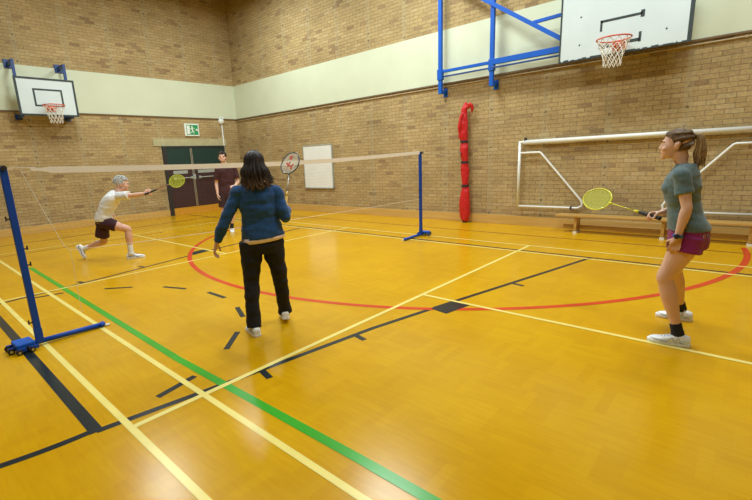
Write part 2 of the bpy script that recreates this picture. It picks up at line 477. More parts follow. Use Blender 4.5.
# floor markings, thin paint on the boards
ZOFF = [0]
def strip(bm, pts, w_, z=.0012, closed=False, w1=None):
    ZOFF[0] = (ZOFF[0]+1) % 12; z += ZOFF[0]*.00003
    pts = [V((p[0], p[1], 0)) for p in pts]
    rows = []
    n = len(pts)
    for i, p in enumerate(pts):
        d = pts[min(i+1, n-1)]-pts[max(i-1, 0)] if not closed else pts[(i+1) % n]-pts[i-1]
        d.normalize(); s = V((-d.y, d.x, 0))*(w_/2)
        rows.append([bm.verts.new(p+s+V((0, 0, z))), bm.verts.new(p-s+V((0, 0, z)))])
    for i in range(n if closed else n-1):
        a, b = rows[i], rows[(i+1) % n]
        bm.faces.new((a[0], a[1], b[1], b[0]))
def arc(cx, cy, r, a0, a1, n=64): return [(cx+r*math.cos(a0+(a1-a0)*i/n), cy+r*math.sin(a0+(a1-a0)*i/n)) for i in range(n+1)]
def mark(name, fn, m_):
    bm = B(); fn(bm); return obj(name, bm, m_, floor)
def badminton(bm):
    W_ = .042
    for pts in ([(0, 5.92), (0, -6.7)], [(.46, 5.92), (.46, -6.7)], [(5.62, 5.92), (5.62, -6.7)], [(6.1, 5.92), (6.1, -6.7)],
                [(0, -1.98), (6.1, -1.98)], [(-.06, 1.98), (6.1, 1.98)], [(3.05, -1.98), (3.02, -6.7)], [(3.05, 1.98), (3.02, 5.92)],
                [(-1, 5.92), (6.12, 5.92)], [(0, -6.7), (6.1, -6.7)]):
        strip(bm, pts, W_, .0020)
mark('badminton_court_lines', badminton, M['yel'])
def basket(bm):
    strip(bm, [(-.145, -1.86), (-.145, 1.86)], .07, .0012)
    strip(bm, [(-.145, -1.85), (.54, -1.95), (1.99, -2.15), (3.0, -2.36), (5.70, -2.96)], .05, .0012)
    strip(bm, [(-.145, 1.85), (.9, 2.04), (1.8, 2.23), (3.0, 2.5), (5.70, 3.0)], .05, .0012)
    strip(bm, [(5.71, 8.6), (5.71, -8.3)], .05, .0012)
    strip(bm, arc(-.145, 0, 1.83, PI/2, 3*PI/2), .05, .0012)
    dd = [((.25, -1.76), (.55, -1.69)), ((.94, -1.47), (1.21, -1.22)), ((1.46, -.93), (1.59, -.62)), ((1.69, -.22), (1.69, .15)), ((1.6, .53), (1.47, .87)), ((1.22, 1.21), (.97, 1.46)), ((.26, 1.80), (.58, 1.72))]
    for a, b in dd: strip(bm, [a, b], .05, .0012)
    for s, c in ((-1, (2.87, -2.42)), (1, (2.87, 2.57))):
        strip(bm, [(c[0]-.17, c[1]-.03*-s*-1), (c[0]+.17, c[1]+.035*s)], .2, .0016)
    for x, y in ((1.79, -2.13), (.90, -2.02), (3.97, -2.6)): strip(bm, [(x, y), (x-.03, y-.13)], .05, .0012)
    for x, y in ((1.79, 2.25), (.90, 2.06), (3.97, 2.7)): strip(bm, [(x, y), (x-.03, y+.13)], .05, .0012)
mark('basketball_key_lines', basket, M['blk'])
mark('green_court_line', lambda bm: strip(bm, [(.67, 3.95), (.605, -1.3), (.645, -3.2), (.66, -8)], .062, .0014), M['grn'])
mark('red_three_point_arc', lambda bm: strip(bm, arc(6.71, .14, 4.68, PI*.5, PI*1.5+.14, 120), .07, .0016), M['red'])
def brown(bm):
    strip(bm, [(6.95, -8), (6.95, 8)], .04, .0010)
    strip(bm, [(-6, 7.15), (6.95, 7.15)], .07, .0010)
mark('brown_court_lines', brown, M['brn'])
mark('thin_black_boundary', lambda bm: strip(bm, [(-6, 5.55), (3.6, 5.60)], .04, .0010), M['brn'])

# ------------------------------------------------------------------ ceiling lamps (above the frame)
lp = thing('ceiling_lamp', 'long white tube lamp box hung from the ceiling above the hall', 'lamp', (LAMPS[0][0], LAMPS[0][1], LAMP_Z), 0, 'tube lamps above the court')
bm = B(); box(bm, (-.47, -.82, .0), (.47, .82, .1)); obj('housing', bm, M['white'], lp, bevel=.01)
for y in (-.5, .5):
    bm = B(); cyl(bm, (0, y, .1), (0, y, ZC-LAMP_Z), .006, 6); obj('hanger', bm, M['steel'], lp)
for (x, y) in LAMPS[1:]:
    c = copy_tree(lp); c.location = (x, y, LAMP_Z)

# ------------------------------------------------------------------ double door
door = thing('door_1', None, None, (5.29, YB, 0)); tag(door, kind='structure')
def dpart(name, a, b, m_, par=door, bevel=0):
    bm = B(); box(bm, a, b); return obj(name, bm, m_, par, bevel=bevel)
dpart('door_frame', (-.02, -.06, 0), (.10, 0, 2.12), M['jamb'], bevel=.004)
dpart('door_frame', (2.04, -.06, .21), (2.10, 0, 2.12), M['jamb'], bevel=.004)
dpart('door_frame', (.10, -.06, 2.06), (2.04, 0, 2.12), M['jamb'], bevel=.004)
for i, (x0, x1) in enumerate(((.10, .855), (.925, 2.04))):
    lf = dpart('door_leaf', (x0, -.045, .215), (x1, -.005, 1.50), M['doorB'], bevel=.004)
    dpart('upper_panel', (x0, -.045, 1.503), (x1, -.005, 2.06), M['doorT'], lf, bevel=.004)
    dpart('letter_plate', (x0+.12, -.052, 1.27), (x1-.16, -.045, 1.37), M['plate'], lf, bevel=.003)
    bm = B(); cyl(bm, (x0+.12, -.11, 1.14), (x1-.03, -.11, 1.14), .017, 10)
    for x in (x0+.14, x1-.06): box(bm, (x-.03, -.115, 1.10), (x+.03, -.045, 1.18))
    obj('panic_bar', bm, M['plate'], lf)
for x in (.862, .905):
    bm = B(); box(bm, (x-.012, -.058, .23), (x+.012, -.04, 2.05)); obj('meeting_strip', bm, M['steel'], door)
dpart('meeting_stile', (.855, -.045, .215), (.925, -.005, 2.06), M['jamb'])
dpart('lock_case', (.84, -.10, 1.08), (.93, -.058, 1.24), M['plate'], bevel=.004)

# exit sign
ex = thing('exit_sign', 'green and white running man fire exit sign above the double doors', 'sign', (6.30, YB, 2.61))
bm = B(); box(bm, (-.24, -.05, -.19), (.24, 0, .19)); obj('sign_box', bm, M['swhite'], ex, bevel=.006)
bm = B(); box(bm, (-.185, -.054, -.15), (.205, -.05, .15)); obj('green_panel', bm, M['sgreen'], ex)
bm = B()
box(bm, (-.17, -.057, -.13), (-.07, -.054, .13))
def poly(bm, pts, y=-.058):
    bm.faces.new([bm.verts.new(V((a, y, b))) for a, b in pts])
ell(bm, (.005, -.057, .095), (.022, .002, .024), seg=12, rin=6)
poly(bm, [(-.03, .065), (.02, .07), (.035, -.01), (-.005, -.02)])
poly(bm, [(.02, .06), (.06, .03), (.09, .045), (.085, .06), (.06, .05), (.03, .075)])
poly(bm, [(-.03, .065), (-.055, .02), (-.045, .01), (-.018, .045)])
poly(bm, [(-.005, -.02), (.03, -.01), (.07, -.05), (.055, -.12), (.035, -.12), (.045, -.06)])
poly(bm, [(-.005, -.02), (.02, -.03), (-.01, -.09), (-.05, -.10), (-.05, -.08), (-.025, -.075)])
poly(bm, [(.115, .02), (.16, .02), (.16, .06), (.20, 0), (.16, -.06), (.16, -.02), (.115, -.02)])
obj('running_man_symbol', bm, M['swhite'], ex)

# alarm with its pipe
al = thing('wall_alarm', 'round white alarm unit with a white pipe running down beside the doors', 'alarm', (7.38, YB, 2.90))
bm = B(); cyl(bm, (0, 0, 0), (0, -.05, 0), .10, 24); ell(bm, (0, -.05, 0), (.085, .05, .085)); obj('alarm_dome', bm, M['white'], al, smooth=True)
bm = B(); cyl(bm, (.02, -.02, -.09), (.02, -.02, -1.6), .018, 10); obj('pipe', bm, M['white'], al, smooth=True)
bm = B(); box(bm, (-.02, -.05, .08), (.10, 0, .14)); obj('bracket', bm, M['white'], al)

# notice board
nb = thing('notice_board', 'blank white rectangular board fixed to the brick wall behind the net', 'board', (XR, 4.83, 1.3))
bm = B(); box(bm, (-.03, -.585, -.59), (-.008, .585, .60)); obj('panel', bm, M['white'], nb, bevel=.003)
bm = B()
for a, b in (((-.04, -.61, -.615), (0, -.585, .62)), ((-.04, .585, -.615), (0, .60, .62)), ((-.04, -.61, .60), (0, .60, .62)), ((-.04, -.61, -.62), (0, .60, -.59))): box(bm, a, b)
obj('rim_frame', bm, M['plate'], nb, bevel=.002)

# ------------------------------------------------------------------ small basketball backboard on the far wall
def hoop_net(bm, c, r0, r1, h, n=12, rows=5, th=.0045):
    def pt(i, k):
        t = k/rows; r = r0+(r1-r0)*math.sin(t*PI/2)
        a = 2*PI*(i+.5*(k % 2))/n
        return V(c)+V((r*math.cos(a), r*math.sin(a), -h*t))
    for k in range(rows):
        for i in range(n):
            a = pt(i, k)
            if k % 2 == 0: nb_ = (pt(i, k+1), pt(i-1, k+1))
            else: nb_ = (pt(i, k+1), pt(i+1, k+1))
            for q in nb_: tube(bm, [a, q], th, 4)
def rim(bm, c, r, th):
    pts = [V(c)+V((r*math.cos(2*PI*i/32), r*math.sin(2*PI*i/32), 0)) for i in range(32)]
    tube(bm, pts, th, 8, closed=True)
BY = 8.3
hb = thing('basketball_hoop', 'small white backboard with a black edge and red rim hung high on the far wall', 'basketball hoop', (2.43, YB, 2.8))
def L2(p): return V(p)-V((2.43, YB, 2.8))
def w_(bm): bm.transform(Matrix.Translation(-V((2.43, YB, 2.8)))); return bm
x0, x1, z0, z1 = 1.825, 3.045, 2.845, 3.70
bm = B(); box(bm, (x0, BY, z0), (x1, BY+.025, z1)); board = obj('backboard', w_(bm), M['bb'], hb, bevel=.003)
bm = B(); t = .04
for a, b in (((x0-.005, z0-.005), (x0+t, z1+.005)), ((x1-t, z0-.005), (x1+.005, z1+.005)), ((x0+t, z1-t), (x1-t, z1+.005)), ((x0+t, z0-.005), (x1-t, z0+t*.8))):
    box(bm, (a[0], BY-.006, a[1]), (b[0], BY+.028, b[1]))
obj('edge_border', w_(bm), M['bbw'], board)
bm = B(); sx0, sx1, sz0, sz1 = 2.15, 2.76, 3.05, 3.46; t = .04
for a, b in (((sx0, sz0), (sx0+t, sz1)), ((sx1-t, sz0), (sx1, sz1)), ((sx0+t, sz1-t), (sx1-t, sz1)), ((sx0+t, sz0), (sx1-t, sz0+t))):
    box(bm, (a[0], BY-.003, a[1]), (b[0], BY, b[1]))
obj('target_square', w_(bm), M['bbw'], board)
for x in (x0+.05, x1-.14):
    bm = B(); box(bm, (x-.03, BY+.03, 2.80), (x+.03, BY+.09, 4.08)); box(bm, (x-.03, BY+.09, 4.0), (x+.03, YB, 4.08)); box(bm, (x-.03, BY+.09, 2.80), (x+.03, YB, 2.87))
    box(bm, (x-.09, YB-.03, 3.94), (x+.09, YB, 4.14)); box(bm, (x-.07, YB-.03, 2.77), (x+.07, YB, 2.90))
    obj('support_arm', w_(bm), M['navy'], hb, bevel=.004)
rc = (2.455, BY-.30, 3.055)
bm = B(); rim(bm, rc, .225, .012)
box(bm, (rc[0]-.05, BY-.085, 3.0), (rc[0]+.05, BY-.006, 3.062)); box(bm, (rc[0]-.10, BY-.012, 2.93), (rc[0]+.10, BY-.006, 3.08))
for s in (-1, 1): tube(bm, [(rc[0]+s*.05, BY-.01, 2.95), (rc[0]+s*.13, BY-.13, 3.05)], .008, 6)
rm = obj('rim', w_(bm), M['rim'], hb, smooth=False)
bm = B(); hoop_net(bm, (rc[0], rc[1], rc[2]-.01), .222, .13, .40); obj('net', w_(bm), M['cord'], rm)

# ------------------------------------------------------------------ large backboard on blue wall frame, right wall
BX = 7.5; OR = V((XR, -1.3, 3))
def wr(bm): bm.transform(Matrix.Translation(-OR)); return bm
hr = thing('basketball_hoop', 'large worn white backboard on a long blue swing frame high above the goal frame', 'basketball hoop', tuple(OR))
y0, y1, z0, z1 = -3.60, -1.82, 2.90, 4.10
bm = B(); box(bm, (BX, y0, z0), (BX+.03, y1, z1)); board = obj('backboard', wr(bm), M['bb'], hr, bevel=.003)
bm = B()
box(bm, (BX-.004, y1-.022, z0), (BX+.034, y1+.004, z1)); box(bm, (BX-.004, y0-.004, z0), (BX+.034, y0+.045, z1)); box(bm, (BX-.004, y0, z1-.045), (BX+.034, y1, z1+.004))
rr_ = random.Random(3)
y = y0+.04
while y < y1-.02:
    L_ = rr_.uniform(.015, .07); h = rr_.uniform(.010, .032)
    box(bm, (BX-.003, y, z0-.003), (BX+.033, min(y+L_, y1), z0+h)); y += L_
obj('worn_edge_border', wr(bm), M['bbw'], board)
bm = B()
box(bm, (BX-.003, -2.98, 3.395), (BX, -2.42, 3.43)); box(bm, (BX-.003, -2.45, 3.27), (BX, -2.42, 3.43)); box(bm, (BX-.003, -3.01, 3.36), (BX, -2.96, 3.46))
box(bm, (BX-.003, -2.97, 3.03), (BX, -2.80, 3.075)); box(bm, (BX-.003, -2.99, 3.02), (BX, -2.955, 3.16))
for k in range(7): box(bm, (BX-.003, -2.76+k*.05, 3.015), (BX, -2.73+k*.052, 3.015+rr_.uniform(.03, .075)))
obj('worn_target_square', wr(bm), M['bbw'], board)
for y in (-2.13, -3.30):
    for z in (3.13, 3.55, 3.95):
        bm = B(); cyl(bm, (BX-.004, y, z), (BX, y, z), .012, 10); obj('bolt', wr(bm), M['bbw'], board)
rc = (BX-.37, -2.71, 3.055)
bm = B(); rim(bm, rc, .228, .011)
box(bm, (BX-.15, -2.77, 2.99), (BX-.004, -2.65, 3.06)); box(bm, (BX-.010, -2.80, 2.93), (BX-.004, -2.62, 3.07))
for s in (-1, 1): tube(bm, [(BX-.01, -2.71+s*.05, 2.94), (BX-.17, -2.71+s*.11, 3.05)], .008, 6)
rm = obj('rim', wr(bm), M['rim'], hr)
bm = B(); hoop_net(bm, (rc[0], rc[1], rc[2]-.01), .225, .115, .38, 12, 6); obj('net', wr(bm), M['cord'], rm)
for y in (.655, -.49):
    bm = B(); box(bm, (XR-.25, y-.038, 2.75), (XR-.18, y+.038, 5.6)); box(bm, (XR-.18, y-.03, 2.76), (XR, y+.03, 2.82)); box(bm, (XR-.012, y-.05, 2.70), (XR, y+.05, 2.88))
    box(bm, (XR-.18, y-.03, 5.2), (XR, y+.03, 5.26)); box(bm, (XR-.012, y-.05, 5.14), (XR, y+.05, 5.32))
    box(bm, (XR-.265, y-.055, 3.03), (XR-.165, y+.055, 3.24))
    obj('wall_post', wr(bm), M['bluel'], hr, bevel=.004)
def bar(name, a, b, w1, w2, m_='bluel'):
    a, b = V(a), V(b); d = (b-a).normalized(); X, Y = frame_of(d)
    bm = B(); k = math.sqrt(2)
    rings = []
    for p in (a, b):
        rings.append([bm.verts.new(p+X*(sx*w1/2)+Y*(sy*w2/2)) for sx, sy in ((-1, -1), (1, -1), (1, 1), (-1, 1))])
    for i in range(4):
        j = (i+1) % 4; bm.faces.new((rings[0][i], rings[0][j], rings[1][j], rings[1][i]))
    bm.faces.new(rings[0][::-1]); bm.faces.new(rings[1])
    return obj(name, wr(bm), M[m_], hr, bevel=.003)
bar('lower_beam', (XR-.22, .655, 3.19), (XR-.22, -.49, 3.185), .055, .055)
bar('lower_beam', (XR-.23, -.49, 3.185), (BX+.10, -3.4, 3.14), .07, .10)
bar('lower_rod', (XR-.20, .655, 3.09), (BX+.12, -3.4, 3.05), .03, .03, 'navy')
bar('diagonal_beam', (XR-.22, -.10, 4.48), (BX+.08, -2.10, 3.11), .055, .07)
bar('upper_rod', (XR-.29, -1.28, 3.70), (BX+.09, -2.6, 3.71), .05, .055)
bar('diagonal_beam', (XR-.22, -.10, 4.48), (XR-.22, .655, 5.0), .055, .07)
for y in (-2.2, -3.35):
    bm = B(); box(bm, (BX+.031, y-.03, 2.95), (BX+.075, y+.03, 4.05)); obj('board_rail', wr(bm), M['bluel'], hr)

# ------------------------------------------------------------------ folded goal frame on right wall
OR2 = V((XR, -2.83, 1)); GX = XR-.07
def wg(bm): bm.transform(Matrix.Translation(-OR2)); return bm
gl = thing('football_goal', 'white tubular goal frame folded flat against the brick wall above the bench', 'goal', tuple(OR2))
bm = B(); cyl(bm, (GX, -1.10, 1.64), (GX, -4.56, 1.64), .04, 20); obj('crossbar', wg(bm), M['white'], gl, smooth=True)
for s, yc in ((1, -1.04), (-1, -4.62)):
    bm = B(); cyl(bm, (GX, yc, .38), (GX, yc, 1.66), .026, 14); cyl(bm, (GX, yc+.02*s, 1.64), (GX, yc-.08*s, 1.64), .026, 14)
    obj('upright', wg(bm), M['white'], gl, smooth=True)
    Y_ = lambda d: yc-s*d
    pts = [(GX, Y_(0), 1.44), (GX, Y_(.38), 1.44), (GX, Y_(.41), 1.425), (GX, Y_(.44), 1.39), (GX, Y_(1.15), .56), (GX, Y_(1.185), .50), (GX, Y_(1.18), .44), (GX, Y_(1.13), .405), (GX, Y_(1.08), .40), (GX, Y_(0), .40)]
    bm = B(); tube(bm, pts, .019, 12); obj('side_frame', wg(bm), M['white'], gl, smooth=True)
    for a, b in (((GX-.03, Y_(.10)-.008, 1.62), (XR, Y_(.10)+.008, 1.72)), ((GX-.02, Y_(1.0)-.015, .375), (XR, Y_(1.0)+.015, .42))):
        bm = B(); box(bm, a, b); obj('wall_clip', wg(bm), M['strap'], gl)

# ------------------------------------------------------------------ bench
bn = thing('gym_bench', 'long low wooden gym bench below the white goal frame', 'bench', (7.64, -3.6, 0))
bm = B(); box(bm, (-.14, -1.75, .285), (.14, 1.70, .32)); obj('seat', bm, M['bench'], bn, bevel=.006)
bm = B(); box(bm, (.03, -1.65, .055), (.065, 1.60, .13)); obj('lower_beam', bm, M['bench'], bn, bevel=.004)
for y in (-1.62, -.95, .08, 1.36):
    bm = B(); box(bm, (-.11, y-.022, .03), (.13, y+.022, .285)); lg = obj('leg', bm, M['bench'], bn, bevel=.006)
    for xa, xb in ((-.115, -.05), (.07, .12)):
        bm = B(); box(bm, (xa, y-.03, 0), (xb, y+.03, .03)); obj('foot_pad', bm, M['white'], lg)

# ------------------------------------------------------------------ red cover standing at the wall
rb = thing('red_cover', 'tall rolled red vinyl cover tied with black straps leaning on the brick wall', 'rolled cover', (7.86, .10, 0))
bm = B()
prof = [(0.02, .05, 0), (.06, .085, 0), (.2, .105, .0), (.4, .11, .005), (.58, .095, .005), (.72, .075, .0), (.80, .065, 0), (.95, .082, .012), (1.15, .085, .02), (1.27, .068, .02), (1.33, .064, .02), (1.45, .08, .03), (1.6, .085, .03), (1.72, .063, .035), (1.85, .082, .05), (2.1, .09, .06), (2.28, .075, .05), (2.42, .055, .03), (2.52, .03, 0)]
rings = []
for z, r, dy in prof: rings.append((V((7.88, .10+dy, z)), V((0, 1, 0)), V((1, 0, 0)), r*1.08, r*.9))
loft(bm, rings, 20)
tube(bm, [(7.86, .06, 2.4), (7.85, -.01, 2.47), (7.87, -.04, 2.40), (7.88, -.03, 2.30)], [.03, .035, .03, .015], 10, 3)
tube(bm, [(7.80, .14, 2.3), (7.79, .2, 2.1), (7.81, .21, 1.8)], [.02, .035, .015], 10, 3)
for k in range(9):
    a = k*2*PI/9; zz = 0
    tube(bm, [(7.88+.07*math.cos(a), .10+.085*math.sin(a), .12), (7.88+.085*math.cos(a+.2), .105+.10*math.sin(a+.2), .4), (7.88+.05*math.cos(a+.3), .10+.06*math.sin(a+.3), .75)], [.012, .022, .012], 8, 3)
fin('cover_body', bm, M['redfab'], rb, .009, 2, amp=.016, scale=(11, 11, 5), seed=2)
for z, r, dy in ((.80, .074, 0), (1.30, .075, .02), (1.73, .073, .037)):
    bm = B(); c = V((7.88, .10+dy, z))
    loft(bm, [(c-V((0, 0, .022)), V((0, 1, 0)), V((1, 0, 0)), r*1.12, r), (c+V((0, 0, .022)), V((0, 1, 0)), V((1, 0, 0)), r*1.12, r)], 20)
    obj('strap', bm, M['strap'], rb, world=True, smooth=False)
bm = B(); cyl(bm, (7.88, .10, 0), (7.88, .10, .08), .055, 16); obj('foot', bm, M['strap'], rb, world=True)
bm = B(); box(bm, (7.775, .16, 1.44), (7.80, .19, 1.52)); obj('buckle', bm, M['steel'], rb, world=True)

# ------------------------------------------------------------------ net posts and net
post = thing('net_post', 'blue badminton net post standing on the black free throw line beside the green line', 'net post', (-.03, -.035, 0), .05)
bm = B(); box(bm, (-.025, -.022, .03), (.025, .022, 1.54)); up = obj('upright', bm, M['blue'], post, bevel=.004)
bm = B(); box(bm, (-.028, -.025, .03), (.028, .025, .16)); obj('sleeve', bm, M['blue'], up, bevel=.004)
for z in (.22, .72, .86, 1.12):
    sx = 1 if z > .5 and z < 1 else -1
    bm = B(); cyl(bm, (sx*.02, 0, z), (sx*.05, 0, z), .006, 8); cyl(bm, (sx*.05, 0, z-.012), (sx*.05, 0, z+.025), .006, 8)
    obj('cleat', bm, M['rub'], up)
bm = B(); cyl(bm, (0, -.05, 1.53), (0, .05, 1.53), .02, 14); obj('pulley', bm, M['rub'], up)
bm = B(); cyl(bm, (-.10, 0, .040), (.50, 0, .024), .022, 16); obj('base_tube', bm, M['blue'], post, smooth=True)
bm = B(); tube(bm, [(.49, -.035, .022), (.51, 0, .028), (.53, .035, .022)], [.016, .026, .016], 10, 3)
ft = obj('end_foot', bm, M['blue'], post, smooth=True)
bm = B(); cyl(bm, (.53, -.02, .012), (.565, -.022, .012), .011, 10); obj('foot_wheel', bm, M['white'], ft)
bm = B(); box(bm, (-.185, -.085, .045), (-.05, .095, .080)); obj('weight_plate', bm, M['bluel'], post, bevel=.008)
for (x, y, r) in ((-.175, -.105, .024), (-.085, -.105, .022), (-.215, -.03, .026), (-.215, .07, .026), (-.10, .115, .022)):
    bm = B(); cyl(bm, (x, y-.014, r), (x, y+.014, r), r, 20); wh = obj('wheel', bm, M['rub'], post, bevel=.004)
    bm = B(); cyl(bm, (x, y-.019, r), (x, y+.019, r), r*.45, 12); obj('hub', bm, M['steel'], wh)
    bm = B(); box(bm, (x-.012, y-.008, r), (x+.05, y+.008, r+.03)); obj('axle_fork', bm, M['blue'], wh)
p2 = copy_tree(post); p2.location = (6.0, 0, 0); p2.rotation_euler = (0, 0, PI)
p2['label'] = 'blue badminton net post at the end of the net near the red cover'

net = thing('badminton_net', 'sagging badminton net with white top tape strung between the blue posts', 'net', (3.05, 0, 0))
top = [(.06, 1.520), (.30, 1.503), (.69, 1.490), (.96, 1.485), (1.755, 1.469), (2.8, 1.458), (3.70, 1.465), (4.35, 1.481), (5.39, 1.514), (6.0, 1.532)]
bot = [(.33, .785), (.7, .765), (1.1, .75), (1.785, .732), (2.77, .721), (3.77, .707), (4.9, .70), (6.0, .70)]
def interp(tb, t):
    f = t*(len(tb)-1); i = min(int(f), len(tb)-2); f -= i
    return tb[i][0]+(tb[i+1][0]-tb[i][0])*f, tb[i][1]+(tb[i+1][1]-tb[i][1])*f
def xint(tb, x):
    for a, b in zip(tb, tb[1:]):
        if x <= b[0]: return a[1]+(b[1]-a[1])*max(0, (x-a[0])/(b[0]-a[0]))
    return tb[-1][1]
NT = 120
def netpt(s, v):
    xt = .10+s*5.9; xb = .33+s*5.68
    zt = xint(top, xt)-.02; zb = xint(bot, xb)
    x = xt+(xb-xt)*(v**.8); sag = .012*math.sin(PI*v)
    return V((x, sag*math.sin(s*9), zt+(zb-zt)*v))
bm = B()
n = 80
rows = []
for i in range(n+1):
    x = .16+(5.98-.16)*i/n; z = xint(top, x); y = .003*math.sin(x*3)
    h = .027 if i > 1 else .012
    rows.append([bm.verts.new((x, y+dy, z+dz)) for dy, dz in ((-.004, -h), (.004, -h), (.004, h), (-.004, h))])
for a, b in zip(rows, rows[1:]):
    for i in range(4):
        j = (i+1) % 4; bm.faces.new((a[i], a[j], b[j], b[i]))
bm.faces.new(rows[0][::-1]); bm.faces.new(rows[-1])
obj('tape', bm, M['tape'], net, world=True)
bm = B()
for i in range(NT+1):
    tube(bm, [netpt(i/NT, k/6) for k in range(7)], .00035, 3)
for k in range(1, 17):
    tube(bm, [netpt(i/40, k/17) for i in range(41)], .00035, 3)
o = obj('mesh', bm, M['mesh'], net, world=True)
bm = B()
tube(bm, [netpt(i/60, 1) for i in range(61)], .0026, 6)
tube(bm, [(.09, 0, 1.51), (.12, 0, 1.40), (.19, 0, 1.16), (.29, 0, .84), (.33, 0, .785)], .0026, 6)
tube(bm, [(.33, 0, .785), (.336, 0, .66), (.333, .005, .42), (.335, 0, .19)], .0018, 6, 3)
tube(bm, [(0, 0, 1.53), (.08, 0, 1.528), (.2, 0, 1.525)], .003, 6)
tube(bm, [(5.95, 0, 1.535), (6.0, 0, 1.55), (6.3, .02, 1.525), (6.6, .03, 1.505), (6.86, .03, 1.47)], .003, 6, 2)
tube(bm, [netpt(1, k/8) for k in range(9)], .002, 6)
obj('edge_cord', bm, M['cord'], net, world=True)

# ------------------------------------------------------------------ people
Z = V((0, 0, 1))
def rot_of(f, up=None):
    """matrix with columns right, forward, up"""
    f = f.normalized(); up = up or Z
    r = f.cross(up).normalized(); u = r.cross(f).normalized()
    return Matrix((r, f, u)).transposed()
def head_bm(bm, c, R, s=1.0, fem=False):
    T = lambda p: V(c)+R @ (V(p)*s)
    def E(p, r): ell(bm, T(p), V(r)*s, R, 24, 14)
    E((0, -.018, .030), (.073, .095, .086)); E((0, .022, -.012), (.064, .068, .075))
    E((0, .030, -.055), (.052 if fem else .056, .058, .050)); E((0, .066, -.094), (.021, .020, .018))
    E((0, .078, .026), (.046, .013, .012)); E((-.035, .060, -.028), (.024, .022, .022)); E((.035, .060, -.028), (.024, .022, .022))
    tube(bm, [T((0, .080, .016)), T((0, .090, -.010)), T((0, .098, -.030))], [.008*s, .009*s, .012*s], 10, 2)
    E((-.010, .088, -.036), (.008, .009, .007)); E((.010, .088, -.036), (.008, .009, .007))
    E((0, .082, -.058), (.022, .010, .008)); E((0, .079, -.068), (.020, .010, .008))
    for sx in (-1, 1):
        E((sx*.074, -.012, -.008), (.010, .018, .030)); E((sx*.076, -.020, .004), (.013, .010, .020))
def hand_bm(bm, w_, d, nrm, th, curl, s=1.0, L=1.0, spread=.0):
    """w_ wrist, d direction of the palm, nrm palm side, th thumb side"""
    d = d.normalized(); th = (th-d*th.dot(d)).normalized(); nrm = (nrm-d*nrm.dot(d)-th*nrm.dot(th)).normalized()
    loft(bm, [(w_-d*.02*s, th, nrm, .027*s, .020*s), (w_+d*.02*s, th, nrm, .031*s, .017*s), (w_+d*.055*s, th, nrm, .040*s, .015*s), (w_+d*.088*s, th, nrm, .041*s, .012*s)], 16)
    for i, (o_, ln) in enumerate(((.031, .072), (.0105, .080), (-.0105, .075), (-.031, .058))):
        p = w_+d*(.084*s)+th*(o_*s); ang = 0; pts = [p-d*.03*s, p]; q = p
        for seg, f in enumerate((.45, .31, .24)):
            ang += curl*(1, 1.15, .8)[seg]
            dd = (d*math.cos(ang)+nrm*math.sin(ang)+th*((1.5-i)*.06*(1+spread*3))).normalized()
            q = q+dd*(ln*f*s*L); pts.append(q.copy())
        tube(bm, pts, [.0095*s, .0092*s, .0085*s, .008*s, .0065*s], 10, 2)
    b = w_+d*.018*s+th*.022*s+nrm*.006*s
    c = curl*.6
    t1 = b+(d*.6+th*.75+nrm*.35).normalized()*.042*s
    t2 = t1+(d*.8+th*(.5-c)+nrm*(.3+c)).normalized()*.032*s
    t3 = t2+(d*(.9)+th*(.1-c)+nrm*(.3+c)).normalized()*.026*s
    tube(bm, [b, t1, t2, t3], [.015*s, .0115*s, .010*s, .0075*s], 10, 2)
def torso_rings(lst, lat0, lat1, f0, f1):
    out = []; n = len(lst)-1
    for i, (c, rx, ry) in enumerate(lst):
        t = i/n; X = lat0.lerp(lat1, t).normalized(); Y = f0.lerp(f1, t); Y = (Y-X*Y.dot(X)).normalized()
        out.append((V(c), X, Y, rx, ry))
    return out
def smooth_rings(r, k=4):
    c = catmull([q[0] for q in r], k); X = catmull([q[1] for q in r], k); Y = catmull([q[2] for q in r], k)
    a = catmull([q[3] for q in r], k); b = catmull([q[4] for q in r], k)
    return [(c[i], X[i].normalized(), Y[i].normalized(), a[i], b[i]) for i in range(len(c))]
def leg_bm(bm, h, k, a, s=1.0, f=None):
    h, k, a = V(h), V(k), V(a)
    tube(bm, [h, h.lerp(k, .35), h.lerp(k, .75), k, k.lerp(a, .12), k.lerp(a, .33), k.lerp(a, .6), k.lerp(a, .85), a, a+(a-k).normalized()*.03],
         [.088*s, .084*s, .064*s, .055*s, .052*s, .057*s, .046*s, .034*s, .034*s, .036*s], 18, 3)
def arm_bm(bm, sh, e, w_, s=1.0):
    sh, e, w_ = V(sh), V(e), V(w_)
    ell(bm, sh, V((.052, .052, .054))*s)
    tube(bm, [sh, sh.lerp(e, .4), sh.lerp(e, .8), e, e.lerp(w_, .25), e.lerp(w_, .7), w_], [.050*s, .045*s, .038*s, .036*s, .038*s, .029*s, .025*s], 16, 3)
